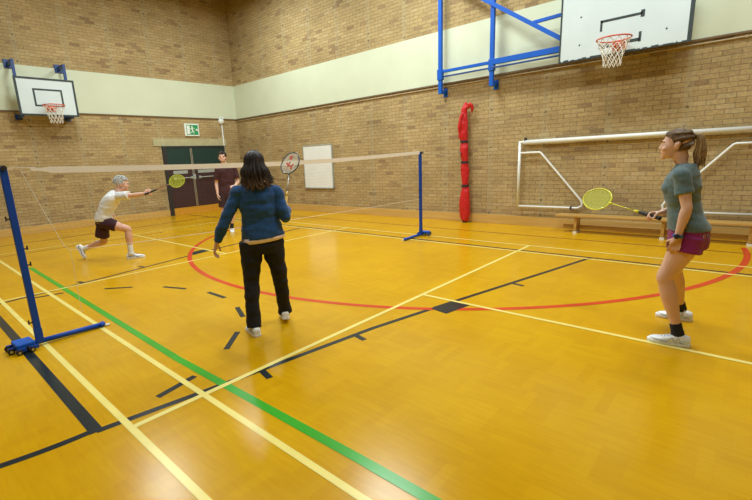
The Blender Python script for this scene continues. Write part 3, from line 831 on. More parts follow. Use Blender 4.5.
def shoe(par, heel, toe, up, acc, size=1.0, tan=False):
    """heel and toe lie on the sole's underside"""
    heel, toe = V(heel), V(toe); f = (toe-heel).normalized(); L_ = (toe-heel).length
    R = rot_of(f, up)
    T = lambda x, y, z: heel + R @ V((x, y, z))
    k = L_/.28
    def rg(y, hw, h, b=.016): return (T(0, y*k, (h+b)/2*k), R.col[0], R.col[2], hw*k, (h-b)/2*k)
    bm = B()
    loft(bm, [rg(.004, .024, .07), rg(.018, .034, .088), rg(.05, .038, .095), rg(.09, .039, .092), (rg(.125, .042, .082)), rg(.16, .046, .066), rg(.2, .050, .054), rg(.24, .046, .046), rg(.268, .034, .036), rg(.279, .015, .026)], 20, flat=.25)
    up_ = fin('shoe', bm, M['shoe'], par, .006, 3)
    bm = B()
    prof = [(0, .020), (.012, .034), (.05, .039), (.1, .038), (.15, .044), (.2, .052), (.24, .049), (.268, .036), (.284, .014)]
    ts = []; bs = []
    for y, hw in prof:
        for S, z, q in ((ts, .026, 1.04), (bs, 0, 1.0)):
            S.append((bm.verts.new(T(-hw*q*k, y*k, z*k)), bm.verts.new(T(hw*q*k, y*k, z*k))))
    for i in range(len(prof)-1):
        bm.faces.new((ts[i][0], ts[i+1][0], ts[i+1][1], ts[i][1])); bm.faces.new((bs[i][0], bs[i][1], bs[i+1][1], bs[i+1][0]))
        for j in (0, 1): bm.faces.new((ts[i][j], ts[i+1][j], bs[i+1][j], bs[i][j]))
    bm.faces.new((ts[0][0], ts[0][1], bs[0][1], bs[0][0])); bm.faces.new((ts[-1][0], ts[-1][1], bs[-1][1], bs[-1][0]))
    so = obj('sole', bm, M['sole'], up_, world=True, bevel=.004)
    bm = B(); pts = []
    for i in range(5):
        y = .115+i*.018; h = .091-i*.0075; q = [T(-.022*k, y*k, (h-.008)*k), T(0, (y+.003)*k, (h+.001)*k), T(.022*k, y*k, (h-.008)*k)]
        pts += q if i % 2 == 0 else q[::-1]
    tube(bm, pts, .0035*k, 6, 2)
    obj('laces', bm, M['lace'] if acc != 'blueacc' else M['blueacc'], up_, world=True)
    for s in (-1, 1):
        zig = [(.015, .052), (.045, .050), (.062, .032), (.082, .072), (.098, .032), (.122, .066), (.15, .034), (.19, .034), (.225, .040), (.262, .036)]
        hws = [.036, .040, .040, .036, .041, .038, .045, .049, .045, .022]
        bm = B(); tube(bm, [T(s*hw*k, y*k, z*k) for (y, z), hw in zip(zig, hws)], .0042*k, 6, 2)
        obj('side_stripe', bm, M[acc], up_, world=True)
    if tan:
        bm = B(); ell(bm, T(0, .13*k, .003), (.034*k, .125*k, .004), R, 16, 6)
        obj('outsole', bm, M['tan'], up_, world=True)
    return up_
def sock(par, a, k, m_, h=.06, r=.040, low=.05):
    a, k = V(a), V(k); d = (k-a).normalized()
    bm = B(); tube(bm, [a-d*low, a, a+d*h*.5, a+d*h], [r*1.05, r, r, r*.98], 18, 3); ell(bm, a-d*low*.6, (r*1.1,)*3)
    return fin('sock', bm, m_, par, .005, 2)
def face(par, c, R, s=1.0, brow=None):
    T = lambda p: V(c)+R @ (V(p)*s)
    for sx in (-1, 1):
        bm = B(); ell(bm, T((sx*.031, .0735, .004)), V((.012, .007, .0055))*s, R, 14, 8); e = obj('eye', bm, M['eye'], par, world=True, smooth=True)
        bm = B(); ell(bm, T((sx*.031, .0788, .004)), V((.0050, .0030, .0050))*s, R, 12, 8); obj('iris', bm, M['iris'], e, world=True, smooth=True)
        bm = B(); tube(bm, [T((sx*.013, .092, .024)), T((sx*.032, .0885, .031)), T((sx*.050, .074, .026))], [.003*s, .0038*s, .002*s], 6, 3); obj('eyebrow', bm, brow or M['hairY'], par, world=True)
    bm = B(); ell(bm, T((0, .0850, -.058)), V((.021, .008, .0045))*s, R, 16, 8); ell(bm, T((0, .0820, -.067)), V((.018, .008, .0055))*s, R, 16, 8); obj('lips', bm, M['lip'], par, world=True, smooth=True)
def scalp(az, t, s=1, grow=1.0):
    """point on the scalp: az 0 = forehead, t = polar angle from crown"""
    return V((.077*math.sin(t)*math.sin(az), -.018+.098*math.sin(t)*math.cos(az), .030+.090*math.cos(t)))*(s*grow)

def racket(label, base, headc, nrm, strm, framem, shaftm, gripm, conem, logo=False, hold=.06):
    """base: point on the grip held by the hand; headc: centre of the head"""
    base, headc = V(base), V(headc); d = (headc-base).normalized()
    nrm = V(nrm); nrm = (nrm-d*nrm.dot(d)).normalized(); s_ = d.cross(nrm).normalized()
    butt = headc-d*.555
    r = thing('badminton_racket', label, 'racket', tuple(butt))
    P = lambda t, x=0, z=0: butt+d*t+s_*x+nrm*z
    bm = B(); loft(bm, [(P(0), s_, nrm, .0165, .0145), (P(.01), s_, nrm, .0150, .0128), (P(.16), s_, nrm, .0135, .0115), (P(.172), s_, nrm, .011, .010)], 12); obj('grip', bm, gripm, r, world=True, smooth=True)
    bm = B(); loft(bm, [(P(.170), s_, nrm, .0125, .011), (P(.195), s_, nrm, .0105, .010), (P(.215), s_, nrm, .0055, .0055)], 14); obj('cone', bm, conem, r, world=True, smooth=True)
    bm = B(); cyl(bm, P(.21), P(.425), .0037, 10); obj('shaft', bm, shaftm, r, world=True, smooth=True)
    pts = []
    for i in range(48):
        a = 2*PI*i/48; pts.append(P(.555+.125*math.cos(a), (.098-.006*math.cos(a))*math.sin(a)))
    bm = B(); tube(bm, pts, .0062, 8, closed=True); tube(bm, [P(.405), P(.435)], [.006, .010], 10); obj('head_frame', bm, framem, r, world=True, smooth=True)
    bm = B(); th = .0011 if not strm.name.startswith(('acid', 'lime')) else .0021
    for i in range(-9, 10):
        x = i*.0102; h = .120*math.sqrt(max(0, 1-(x/.096)**2)); tube(bm, [P(.555-h, x), P(.555+h, x)], th, 4)
    for i in range(-11, 12):
        y = i*.0105; h = .096*math.sqrt(max(0, 1-(y/.120)**2)); tube(bm, [P(.555+y, -h), P(.555+y, h)], th, 4)
    st = obj('strings', bm, strm, r, world=True)
    if logo:
        bm = B()
        def q(pts):
            for z in (-.002, .002): bm.faces.new([bm.verts.new(P(.555+b, a, z)) for a, b in pts])
        c = [(.005+.020*math.cos(2*PI*i/14), .062+.024*math.sin(2*PI*i/14)) for i in range(14)]; q(c)
        for o_ in ((-.020, -.012), (.016, -.048)):
            q([(o_[0]-.030, o_[1]+.024), (o_[0]-.008, o_[1]+.024), (o_[0], o_[1]+.004), (o_[0]+.010, o_[1]+.024), (o_[0]+.030, o_[1]+.024), (o_[0]+.008, o_[1]-.010), (o_[0]+.008, o_[1]-.032), (o_[0]-.010, o_[1]-.032), (o_[0]-.008, o_[1]-.010)])
        obj('stencil_emblem', bm, M['logo'], st, world=True)
    return r

def tuck(body, cloths, reach=.045):
    """draw the skin in beneath the clothes that cover it"""
    from mathutils.bvhtree import BVHTree
    me = body.data
    for c in cloths:
        cm = c.data
        bvh = BVHTree.FromPolygons([v.co.copy() for v in cm.vertices], [p.vertices[:] for p in cm.polygons])
        ns = [v.normal.copy() for v in me.vertices]
        for v, vn in zip(me.vertices, ns):
            co, n_, idx, d = bvh.find_nearest(v.co, reach)
            if co is None: continue
            if n_.dot(vn) > .35:
                sd = (v.co-co).dot(n_)
                if sd > -.006: v.co = co-n_*.006
    me.update()
# ======== person W: slate tee, magenta shorts
def person_W():
    f = V((-.084, .996, 0)); lat = V((.996, .084, 0))      # her right side points away from the camera
    r = thing('person', 'person in slate grey T-shirt and magenta shorts standing ready with a yellow racket', 'person', (3.2, -4.16, 0))
    body = B()
    hip = V((3.203, -4.185, .84))
    tr = [((3.203, -4.19, .74), .15, .115), ((3.203, -4.190, .82), .175, .128), ((3.200, -4.160, .92), .145, .105), ((3.198, -4.135, 1.02), .135, .095),
          ((3.197, -4.112, 1.14), .15, .105), ((3.197, -4.112, 1.23), .165, .098), ((3.197, -4.118, 1.29), .14, .072), ((3.196, -4.112, 1.335), .065, .055)]
    loft(body, smooth_rings(torso_rings(tr, lat, lat, f, f)), 28)
    for s in (-1, 1): ell(body, V((3.197, -4.055, 1.165))+lat*(.065*s), (.06, .058, .058))
    hc = V((3.191, -4.046, 1.468)); R = rot_of((f*1+Z*.02))
    tube(body, [(3.197, -4.108, 1.30), (3.196, -4.090, 1.36), (3.193, -4.068, 1.42)], [.056, .047, .050], 16, 3)
    head_bm(body, hc, R, .93, True)
    shL, shR = V((3.040, -4.118, 1.262)), V((3.355, -4.105, 1.262))
    eL, wL = V((3.000, -4.170, 1.040)), V((2.995, -4.140, .835))
    eR, wR = V((3.410, -4.150, 1.030)), V((3.300, -3.990, .962))
    arm_bm(body, shL, eL, wL, .90); arm_bm(body, shR, eR, wR, .90)
    hand_bm(body, wL+V((0, 0, -.01)), V((-.01, .22, -1)), V((1, .1, .1)), V((0, 1, .1)), .55, .92)
    hp = V((3.243, -3.944, .941)); rd = (V((3.447, -3.51, 1.04))-hp).normalized()
    hand_bm(body, wR, (hp-wR).normalized()*1+rd*.5, V((-.3, -.1, -1)), V((-.9, -.2, .5)), .95, .92)
    hL, hR = V((3.115, -4.195, .80)), V((3.290, -4.185, .80))
    kL, kR = V((3.085, -4.085, .515)), V((3.460, -4.100, .500))
    aL, aR = V((3.103, -4.190, .125)), V((3.700, -4.150, .125))
    leg_bm(body, hL, kL, aL, .98); leg_bm(body, hR, kR, aR, .98)
    for a in (aL, aR): tube(body, [a, a+V((0, .0, -.06)), a+V((0, .06, -.08)), a+V((0, .11, -.09))], [.034, .035, .03, .02], 12, 2)
    bd = fin('body', body, M['skinW'], r, .0042, 5)
    # clothes
    b = B()
    tt = [((3.205, -4.178, .862), .185, .130), ((3.205, -4.172, .90), .180, .128), ((3.200, -4.152, .96), .158, .114), ((3.198, -4.135, 1.03), .148, .104),
          ((3.197, -4.112, 1.14), .163, .114), ((3.197, -4.112, 1.23), .172, .106), ((3.197, -4.120, 1.29), .140, .080), ((3.196, -4.122, 1.335), .068, .060)]
    loft(b, smooth_rings(torso_rings(tt, lat, lat, f, f)), 28)
    for s in (-1, 1): ell(b, V((3.197, -4.054, 1.165))+lat*(.065*s), (.066, .062, .064))
    for sh, e in ((shL, eL), (shR, eR)):
        ell(b, sh, (.055, .055, .055)); tube(b, [sh, sh.lerp(e, .35), sh.lerp(e, .60)], [.053, .053, .056], 18, 3)
        tube(b, [sh, V((3.197, -4.115, 1.285))], [.050, .058], 14, 2)
    tsh = fin('t_shirt', b, M['tee'], r, .006, 4, amp=.008, scale=(6, 6, 14), seed=1)
    b = B()
    loft(b, smooth_rings(torso_rings([((3.203, -4.182, .735), .160, .120), ((3.203, -4.182, .80), .178, .126), ((3.203, -4.178, .885), .172, .120)], lat, lat, f, f)), 24)
    for h, k in ((hL, kL), (hR, kR)):
        tube(b, [h+Z*.03, h.lerp(k, .12)+V((0, 0, 0)), h.lerp(k, .30)+V((0, -.012, 0))], [.095, .100, .108], 20, 3)
    sho = fin('shorts', b, M['magenta'], r, .006, 3, amp=.007, scale=(12, 12, 6), seed=5)
    sock(r, aL, kL, M['bsock'], .045, .039); sock(r, aR, kR, M['bsock'], .045, .039)
    s1 = shoe(r, (3.105, -4.285, .0), (3.085, -4.020, .0), Z, 'greyacc', tan=True)
    s2 = shoe(r, (3.710, -4.245, .0), (3.715, -3.985, .0), Z, 'greyacc', tan=True)
    tuck(bd, [tsh, sho, s1, s2])
    # watch
    d = (wL-eL).normalized(); c = wL-d*.008; X, Y = frame_of(d)
    b = B(); loft(b, [(c-d*.010, X, Y, .031, .031), (c+d*.010, X, Y, .030, .030)], 20); wt = obj('watch', b, M['watch'], r, world=True, smooth=False)
    b = B(); n_ = V((-1, .1, 0)); cyl(b, c+n_*.026, c+n_*.036, .017, 20); obj('watch_face', b, M['watchface'], wt, world=True)
    face(bd, hc, R, .93, M['hairW'])
    # hair pulled back to a ponytail
    T = lambda p: hc+R @ (V(p)*.93)
    b = B()
    ell(b, T((0, -.012, .036)), V((.0775, .090, .087))*.93, R, 28, 18)
    ell(b, T((0, -.042, .000)), V((.068, .058, .066))*.93, R)
    tie = T((0, -.104, .058))
    rnd = random.Random(11)
    for i in range(90):
        az = -PI*.5+PI*i/89+rnd.uniform(-.02, .02); az *= 1.35
        t0 = 1.12 if abs(az) < 1.2 else 1.55
        pts = [T(scalp(az, t0-.0, 1, 1.02))]
        for k in (.33, .66):
            q = V(scalp(az, t0, 1, 1.0)).lerp(V((0, -.098, .055)), k)
            c0 = V((0, -.018, .03)); dq = q-c0
            q = c0+V((dq.x, dq.y, dq.z))*(V((.079, .100, .092)).length/V((.079, .100, .092)).length)
            # push to the scalp surface
            k2 = 1/math.sqrt((dq.x/.079)**2+(dq.y/.097)**2+(dq.z/.090)**2)
            pts.append(T(c0+dq*k2*(1.0+rnd.uniform(0, .02))))
        pts.append(tie)
        tube(b, pts, [.004, .006, .006, .005], 6, 4)
    for sx in (-1, 1):
        for i in range(8):
            pts = [T((sx*.070, -.03-.008*i, -.035+.004*i)), T((sx*.066, -.075-.005*i, .0)), tie]
            tube(b, pts, [.004, .007, .004], 6, 4)
    hair = fin('hair', b, M['hairW'], r, .0035, 1, amp=.0016, scale=(60, 25, 90))
    # carve the face free: the cap stops at the hairline
    inv = R.transposed(); rm_ = rootmat(r)
    me = hair.data; bm = bmesh.new(); bm.from_mesh(me)
    kill = []
    for v in bm.verts:
        p = inv @ ((rm_ @ v.co)-hc)/.93
        if p.y > .0 and p.z < .068-.55*max(0, .075-p.y)**1 + -.0 and p.y > .012+max(0, (p.z-.01))*.55: kill.append(v)
        elif p.z < -.045 and p.y > -.10: kill.append(v)
    bmesh.ops.delete(bm, geom=kill, context='VERTS'); bm.to_mesh(me); bm.free()
    b = B(); 
    for i in range(60):
        a = rnd.uniform(0, 2*PI); q = rnd.uniform(0, 1)**.5
        dx, dz = math.cos(a)*q, math.sin(a)*q
        x_ = dx*.032
        pts = [tie+lat*(dx*.008)+Z*(dz*.008), tie+lat*(x_*.8)-f*(.030+dz*.015)+Z*(.006+dz*.006), tie+lat*x_-f*(.046+dz*.024)-Z*(.055+.01*rnd.random()),
               tie+lat*(x_*1.1)-f*(.044+dz*.036)-Z*.13, tie+lat*(x_*.9)-f*(.050+dz*.022+rnd.uniform(-.01, .01))-Z*(.20+rnd.uniform(-.03, .025))]
        tube(b, pts, [.005, .0065, .007, .006, .0012], 6, 4)
    obj('ponytail', b, M['tailW'], hair, world=True, smooth=True)
    b = B(); rim_c = tie; X, Y = frame_of(-f+Z*.2)
    tube(b, [rim_c+X*(.013*math.cos(2*PI*i/16))+Y*(.013*math.sin(2*PI*i/16))-f*.006 for i in range(16)], .005, 8, closed=True); obj('hair_tie', b, M['strap'], hair, world=True)
    return r
person_W()
racket('acid yellow badminton racket with black grip held low by the person in magenta shorts', (3.243, -3.944, .941), (3.447, -3.51, 1.04), (-.8, .3, .55), M['rys'], M['ry'], M['ry'], M['grip'], M['ry'])

# ======== person B: navy sweater, seen from behind
def person_B():
    lat = V((.834, -.552, 0)); f = V((.552, .834, 0))
    r = thing('person', 'person in navy blue sweater and black trousers seen from behind at the net', 'person', (1.42, -1.38, 0))
    body = B()
    tr = [((1.445, -1.40, .74), .145, .11), ((1.445, -1.405, .82), .175, .12), ((1.440, -1.402, .94), .142, .10), ((1.438, -1.400, 1.02), .135, .10),
          ((1.432, -1.398, 1.14), .150, .105), ((1.430, -1.398, 1.22), .158, .098), ((1.430, -1.40, 1.275), .125, .075), ((1.432, -1.40, 1.32), .06, .055)]
    loft(body, smooth_rings(torso_rings(tr, lat, lat, f, f)), 28)
    hc = V((1.452, -1.370, 1.448)); R = rot_of(f*1+lat*.10-Z*.10)
    tube(body, [(1.432, -1.40, 1.29), (1.440, -1.388, 1.35), (1.448, -1.378, 1.41)], [.056, .05, .053], 16, 3)
    head_bm(body, hc, R, .95, True)
    c0 = V((1.430, -1.398, 0))
    shL, shR = c0-lat*.160+Z*1.245, c0+lat*.160+Z*1.225
    eL, wL = V((1.185, -1.265, 1.020)), V((1.120, -1.190, .828))
    eR, wR = V((1.575, -1.570, 1.018)), V((1.748, -1.385, 1.062))
    arm_bm(body, shL, eL, wL, .9); arm_bm(body, shR, eR, wR, .9)
    hand_bm(body, wL, (wL-eL).normalized()+lat*.15, lat, f, .45, .92)
    hp = V((1.751, -1.376, 1.11)); rd = (V((1.98, -1.20, 1.464))-hp).normalized()
    hand_bm(body, wR, (f*.7+Z*.6).normalized(), -lat, (Z*1-f*.2), .95, .92)
    hL, hR = c0-lat*.085+Z*.81, c0+lat*.085+Z*.81
    kL, kR = V((1.315, -1.355, .455)), V((1.560, -1.440, .490))
    aL, aR = V((1.275, -1.395, .10)), V((1.640, -1.370, .125))
    leg_bm(body, hL, kL, aL); leg_bm(body, hR, kR, aR)
    for a in (aL, aR): tube(body, [a, a-Z*.05, a+f*.06-Z*.065, a+f*.11-Z*.075], [.034, .034, .03, .02], 12, 2)
    bd = fin('body', body, M['skinB'], r, .0042, 5)
    b = B()
    tt = [((1.448, -1.41, .850), .190, .140), ((1.446, -1.406, .90), .182, .134), ((1.441, -1.402, .98), .160, .118), ((1.438, -1.400, 1.06), .156, .116),
          ((1.432, -1.398, 1.15), .166, .118), ((1.430, -1.398, 1.22), .168, .108), ((1.430, -1.40, 1.275), .135, .085), ((1.432, -1.40, 1.312), .07, .065)]
    loft(b, smooth_rings(torso_rings(tt, (lat-Z*-.10).normalized(), lat, f, f)), 28)
    for sh, e, w_ in ((shL, eL, wL), (shR, eR, wR)):
        ell(b, sh, (.062,)*3); tube(b, [sh, sh.lerp(e, .4), e, e.lerp(w_, .4), e.lerp(w_, .93)], [.060, .054, .050, .048, .036], 18, 4)
        tube(b, [sh, V((1.431, -1.40, 1.26))], [.058, .06], 14, 2)
    swe = fin('sweater', b, M['sweater'], r, .006, 3, amp=.012, scale=(6, 6, 13), seed=4)
    b = B()
    loft(b, torso_rings([((1.450, -1.411, .820), .184, .134), ((1.448, -1.41, .865), .184, .134)], (lat+Z*.10).normalized(), (lat+Z*.10).normalized(), f, f), 28)
    obj('undershirt_hem', b, M['pinkhem'], r, world=True, smooth=True)
    b = B()
    loft(b, smooth_rings(torso_rings([((1.445, -1.405, .715), .150, .120), ((1.445, -1.408, .79), .174, .128), ((1.445, -1.408, .855), .160, .108)], lat, lat, f, f)), 24)
    for h, k, a in ((hL, kL, aL), (hR, kR, aR)):
        d = (a-k).normalized()
        tube(b, [h+Z*.0, h.lerp(k, .3), h.lerp(k, .7), k, k.lerp(a, .4), k.lerp(a, .75), a+d*.035], [.098, .095, .078, .070, .062, .060, .066], 20, 4)
    tro = fin('trousers', b, M['blackcloth'], r, .006, 3, amp=.010, scale=(7, 7, 12), seed=9)
    shoe(r, V((1.250, -1.480, .0)), V((1.325, -1.235, .0)), Z, 'greyacc')
    shoe(r, V((1.595, -1.440, .045)), V((1.735, -1.225, .004)), Z, 'greyacc', tan=True)
    tuck(bd, [swe, tro])
    face(bd, hc, R, .95)
    # loose shoulder length hair
    T = lambda p: hc+R @ (V(p)*.95)
    b = B(); ell(b, T((0, -.026, .038)), V((.079, .098, .088))*.95, R, 28, 18); ell(b, T((0, -.055, -.02)), V((.074, .07, .085))*.95, R)
    rnd = random.Random(5)
    for i in range(300):
        az = rnd.uniform(.62, 2*PI-.62); t0 = rnd.uniform(.05, .8)
        back = -math.cos(az)
        L_ = rnd.uniform(.10, .15)+.06*max(0, back)
        side = math.sin(az)
        pts = []
        for k in range(3):
            t = t0+(1.75-t0)*k/2; pts.append(T(scalp(az, t, 1, 1.08+rnd.uniform(0, .10))))
        e0 = pts[-1]; out = R @ V((math.sin(az), math.cos(az), 0))
        sw = rnd.uniform(-.8, .8)
        tan_ = R @ V((math.cos(az), -math.sin(az), 0))
        pts.append(e0+out*(.020+rnd.uniform(0, .018))-Z*(L_*.45)+tan_*(.012*sw))
        pts.append(e0+out*(.034*rnd.uniform(.3, 1.3))-Z*(L_*.85)+tan_*(.040*sw)+lat*.006)
        pts.append(e0+out*(.042*rnd.uniform(.2, 1.5))-Z*(L_*1.12)+tan_*(.085*sw)+lat*.014)
        tube(b, pts, [.005, .007, .008, .0085, .006, .0012], 6, 3, flat=.6)
    hair = obj('hair', b, M['hairB'], r, world=True, smooth=True)
    return r
person_B()
racket('racket with white strings and a red emblem raised by the person in navy sweater', (1.751, -1.376, 1.11), (1.985, -1.195, 1.464), (-.95, -.40, .15), M['rw'], M['rdark'], M['rsil'], M['rgold'], M['rgold'], True)

# ======== person O: white tee, lunging
def person_O():
    f = V((.75, -.66, 0)).normalized(); lat = V((-.66, -.75, 0)).normalized()
    r = thing('person', 'grey haired person in white T-shirt and dark shorts lunging for a low shot', 'person', (1.75, 3.4, 0))
    body = B()
    sp0 = V((1.675, 3.34, .52)); 
    pts = [(1.672, 3.345, .58, .140, .110), (1.675, 3.335, .66, .158, .116), (1.692, 3.315, .77, .140, .106), (1.735, 3.290, .86, .148, .115), (1.800, 3.255, .98, .165, .118), (1.855, 3.225, 1.06, .165, .10), (1.892, 3.205, 1.105, .12, .075), (1.915, 3.195, 1.13, .062, .058)]
    up0, up1 = Z, (V((.40, -.28, .85))).normalized()
    def tor(ps, g=1.0, gx=0):
        rg = []
        for i, (x, y, z, a, b_) in enumerate(ps):
            t = i/(len(ps)-1); U = up0.lerp(up1, t).normalized(); X = (lat-U*lat.dot(U)).normalized(); Y = U.cross(X).normalized()
            rg.append((V((x, y, z)), X, Y, a*g+gx, b_*g+gx))
        return smooth_rings(rg)
    loft(body, tor(pts), 28)
    hc = V((1.990, 3.170, 1.245)); fh = (V((.90, -.42, -.12))).normalized(); R = rot_of(fh)
    tube(body, [(1.900, 3.200, 1.11), (1.935, 3.190, 1.15), (1.965, 3.180, 1.19)], [.062, .056, .058], 16, 3)
    head_bm(body, hc, R, 1.0)
    shR, shL = V((1.885, 3.085, 1.065)), V((1.905, 3.340, 1.075))
    eR, wR = V((2.030, 2.905, 1.060)), V((2.165, 2.765, 1.082))
    eL, wL = V((1.780, 3.560, .950)), V((1.860, 3.640, .760))
    arm_bm(body, shR, eR, wR, .98); arm_bm(body, shL, eL, wL, .98)
    hp = V((2.223, 2.709, 1.095)); rd = (V((2.653, 2.593, 1.251))-hp).normalized()
    hand_bm(body, wR, (hp-wR), V((.3, .6, -.5)), Z, .95)
    hand_bm(body, wL, (wL-eL), V((0, -1, 0)), V((1, 0, .2)), .35)
    hR, hL = V((1.650, 3.265, .645)), V((1.695, 3.405, .645))
    kR, aR = V((1.945, 3.110, .505)), V((1.935, 3.105, .125))
    kL, aL = V((1.665, 3.48, .305)), V((1.455, 3.810, .190))
    leg_bm(body, hR, kR, aR, 1.02); leg_bm(body, hL, kL, aL, .98)
    tube(body, [aR, aR-Z*.05, aR+V((.08, -.02, -.075)), aR+V((.13, -.035, -.085))], [.034, .034, .03, .02], 12, 2)
    tube(body, [aL, aL+V((-.045, .035, .0)), aL+V((-.03, .03, -.06)), aL+V((-.01, .015, -.12))], [.034, .034, .028, .02], 12, 2)
    bd = fin('body', body, M['skinO'], r, .005, 4)
    b = B()
    sp = [(1.676, 3.342, .668, .164, .130), (1.684, 3.330, .72, .160, .128), (1.700, 3.312, .79, .152, .122), (1.735, 3.290, .86, .155, .122), (1.798, 3.255, .98, .178, .128), (1.853, 3.225, 1.055, .172, .11), (1.888, 3.205, 1.098, .13, .088), (1.908, 3.197, 1.120, .075, .07)]
    loft(b, tor(sp), 28)
    for sh, e in ((shR, eR), (shL, eL)):
        ell(b, sh, (.066,)*3); tube(b, [sh, sh.lerp(e, .35), sh.lerp(e, .72)], [.064, .066, .072], 18, 3); tube(b, [sh, V((1.870, 3.215, 1.06))], [.06, .065], 14, 2)
    tsh = fin('t_shirt', b, M['wtee'], r, .007, 3, amp=.012, scale=(6, 6, 9), seed=3)
    b = B()
    loft(b, tor([(1.672, 3.345, .57, .140, .115), (1.672, 3.343, .63, .158, .122), (1.680, 3.332, .74, .148, .114)]), 24)
    tube(b, [hR+Z*.01, hR.lerp(kR, .28), hR.lerp(kR, .50)], [.095, .098, .094], 20, 3); tube(b, [hL+Z*.02, hL.lerp(kL, .4)+V((-.03, -.03, 0)), hL.lerp(kL, .72)+V((-.03, -.02, 0))], [.100, .105, .110], 20, 3)
    sho = fin('shorts', b, M['plum'], r, .007, 3, amp=.010, scale=(9, 9, 6), seed=6)
    sock(r, aR, kR, M['wsock'], .13, .043); sock(r, aL, kL, M['wsock'], .08, .043)
    s1 = shoe(r, (1.868, 3.150, .0), (2.135, 3.060, .0), Z, 'blueacc', 1)
    s2 = shoe(r, (1.345, 3.880, .245), (1.425, 3.820, .006), V((.75, -.55, .45)), 'blueacc', 1)
    tuck(bd, [tsh, sho, s1, s2])
    face(bd, hc, R, 1.0, M['hairO'])
    T = lambda p: hc+R @ V(p)
    b = B(); rnd = random.Random(8)
    ell(b, T((0, -.030, .040)), V((.079, .094, .084)), R, 24, 16)
    for i in range(420):
        az = rnd.uniform(-PI, PI); t = rnd.uniform(.0, 1.0 if abs(az) < 1.0 else 1.75)
        p = V(scalp(az, t, 1, 1.02)); q = V(scalp(az+rnd.uniform(-.35, .35), t+.30, 1, rnd.uniform(1.08, 1.26))); m2 = (p+q)*.5*1.05
        tube(b, [T(p), T(m2), T(q)], [.005, .006, .0012], 5, 2)
    obj('hair', b, M['hairO'], r, world=True, smooth=True)
person_O()
racket('racket with lime strings and black grip stretched out by the lunging grey haired person', (2.223, 2.709, 1.095), (2.653, 2.593, 1.251), (-.25, -.95, .1), M['rgrn'], M['rgrn'], M['rred'], M['grip'], M['grip'])

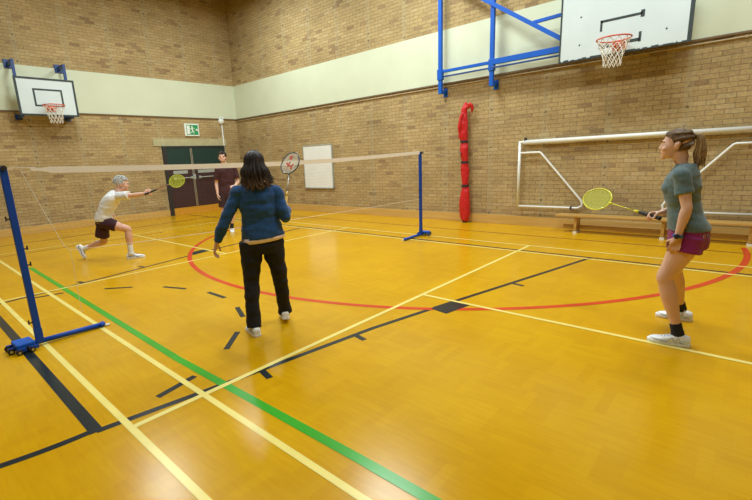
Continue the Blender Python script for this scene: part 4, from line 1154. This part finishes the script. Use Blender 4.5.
# ======== person Y: maroon tee, behind the net
def person_Y():
    f = V((-.512, -.859, 0)); lat = V((-.859, .512, 0))    # his right is at the left of the photograph
    r = thing('person', 'dark haired person in maroon T-shirt standing behind the net before the doors', 'person', (4.45, 4.05, 0))
    c0 = V((4.475, 4.04, 0)); c = lambda z, dx=0, dy=0: c0+Z*z+lat*dx+f*dy
    body = B()
    tr = [(c(.80), .145, .11), (c(.90), .172, .118), (c(1.02), .148, .10), (c(1.12), .145, .10), (c(1.25), .168, .112), (c(1.36), .180, .105), (c(1.43), .14, .08), (c(1.475), .065, .058)]
    loft(body, smooth_rings(torso_rings(tr, lat, lat, f, f)), 28)
    hc = c(1.635, .045, .03); R = rot_of(f-Z*.08+lat*.12)
    tube(body, [c(1.45), c(1.50, .02, .005), c(1.56, .035, .015)], [.062, .055, .058], 16, 3)
    head_bm(body, hc, R, 1.02)
    shR, shL = c(1.375, .175), c(1.375, -.175)
    eR, wR = c(1.10, .225, -.02), c(.86, .225, .06)
    eL, wL = c(1.11, -.235, -.01), c(1.03, -.16, .21)
    arm_bm(body, shR, eR, wR); arm_bm(body, shL, eL, wL)
    hand_bm(body, wR, V((0, 0, -1))+f*.2, -lat, f, .4); hand_bm(body, wL, f*.6+lat*.9, V((0, 0, -1)), -lat*.2+f, .7)
    hR, hL = c(.88, .09), c(.88, -.09)
    kR, aR = c(.49, .14, .05), c(.11, .18, .0); kL, aL = c(.49, -.06, .06), c(.11, -.0, .01)
    leg_bm(body, hR, kR, aR); leg_bm(body, hL, kL, aL)
    for a in (aR, aL): tube(body, [a, a-Z*.05, a+f*.07-Z*.075, a+f*.12-Z*.085], [.034, .034, .03, .02], 12, 2)
    bd = fin('body', body, M['skinW'], r, .005, 4)
    b = B()
    tt = [(c(.80), .182, .138), (c(.90), .182, .135), (c(1.02), .168, .122), (c(1.12), .165, .122), (c(1.25), .180, .124), (c(1.36), .187, .115), (c(1.425), .15, .095), (c(1.462), .08, .072)]
    loft(b, smooth_rings(torso_rings(tt, lat, lat, f, f)), 28)
    for sh, e in ((shR, eR), (shL, eL)):
        ell(b, sh, (.066,)*3); tube(b, [sh, sh.lerp(e, .35), sh.lerp(e, .75)], [.064, .066, .070], 18, 3); tube(b, [sh, c(1.385)], [.062, .07], 14, 2)
    tsh = fin('t_shirt', b, M['maroon'], r, .007, 3, amp=.012, scale=(6, 6, 9), seed=12)
    b = B(); loft(b, smooth_rings(torso_rings([(c(.74), .15, .125), (c(.84), .178, .135), (c(.93), .17, .125)], lat, lat, f, f)), 24)
    for h, k in ((hR, kR), (hL, kL)): tube(b, [h, h.lerp(k, .4), h.lerp(k, .82)], [.10, .105, .105], 20, 3)
    sho = fin('shorts', b, M['darkshorts'], r, .007, 3, amp=.008, scale=(9, 9, 6), seed=13)
    sock(r, aR, kR, M['bsock'], .09, .041); sock(r, aL, kL, M['bsock'], .09, .041)
    for a in (aR, aL):
        h = a-f*.09; t = a+f*.19; h.z = 0; t.z = 0; shoe(r, h, t, Z, 'greyacc')
    tuck(bd, [tsh, sho])
    face(bd, hc, R, 1.02)
    b = B(); ell(b, hc+V(R @ V((0, -.03, .045))), (.082, .094, .083), R, 24, 16)
    T = lambda p: hc+R @ (V(p)*1.02); rnd = random.Random(9)
    for i in range(240):
        az = rnd.uniform(-PI, PI); t = rnd.uniform(.0, 1.02 if abs(az) < 1.0 else 1.7)
        p = V(scalp(az, t, 1, 1.02)); q = V(scalp(az+.35, t+.1, 1, 1.14)); m2 = (p+q)*.5*1.05
        tube(b, [T(p), T(m2), T(q)], [.006, .008, .002], 5, 2)
    obj('hair', b, M['hairY'], r, world=True, smooth=True)
    # trimmed beard
    b = B()
    for i in range(150):
        az = rnd.uniform(-1.3, 1.3); z = -.086+.022*abs(az)/1.3+rnd.uniform(-.008, .008)
        k_ = math.sqrt(max(.05, 1-((z+.055)/.051)**2)); x = math.sin(az)*.056*k_; y = .030+math.cos(az)*.058*k_
        tube(b, [T((x, y-.003, z)), T((x*1.01, y-.001, z-.006))], [.0028, .0015], 5)
    obj('beard', b, M['hairY'], r, world=True)
person_Y()
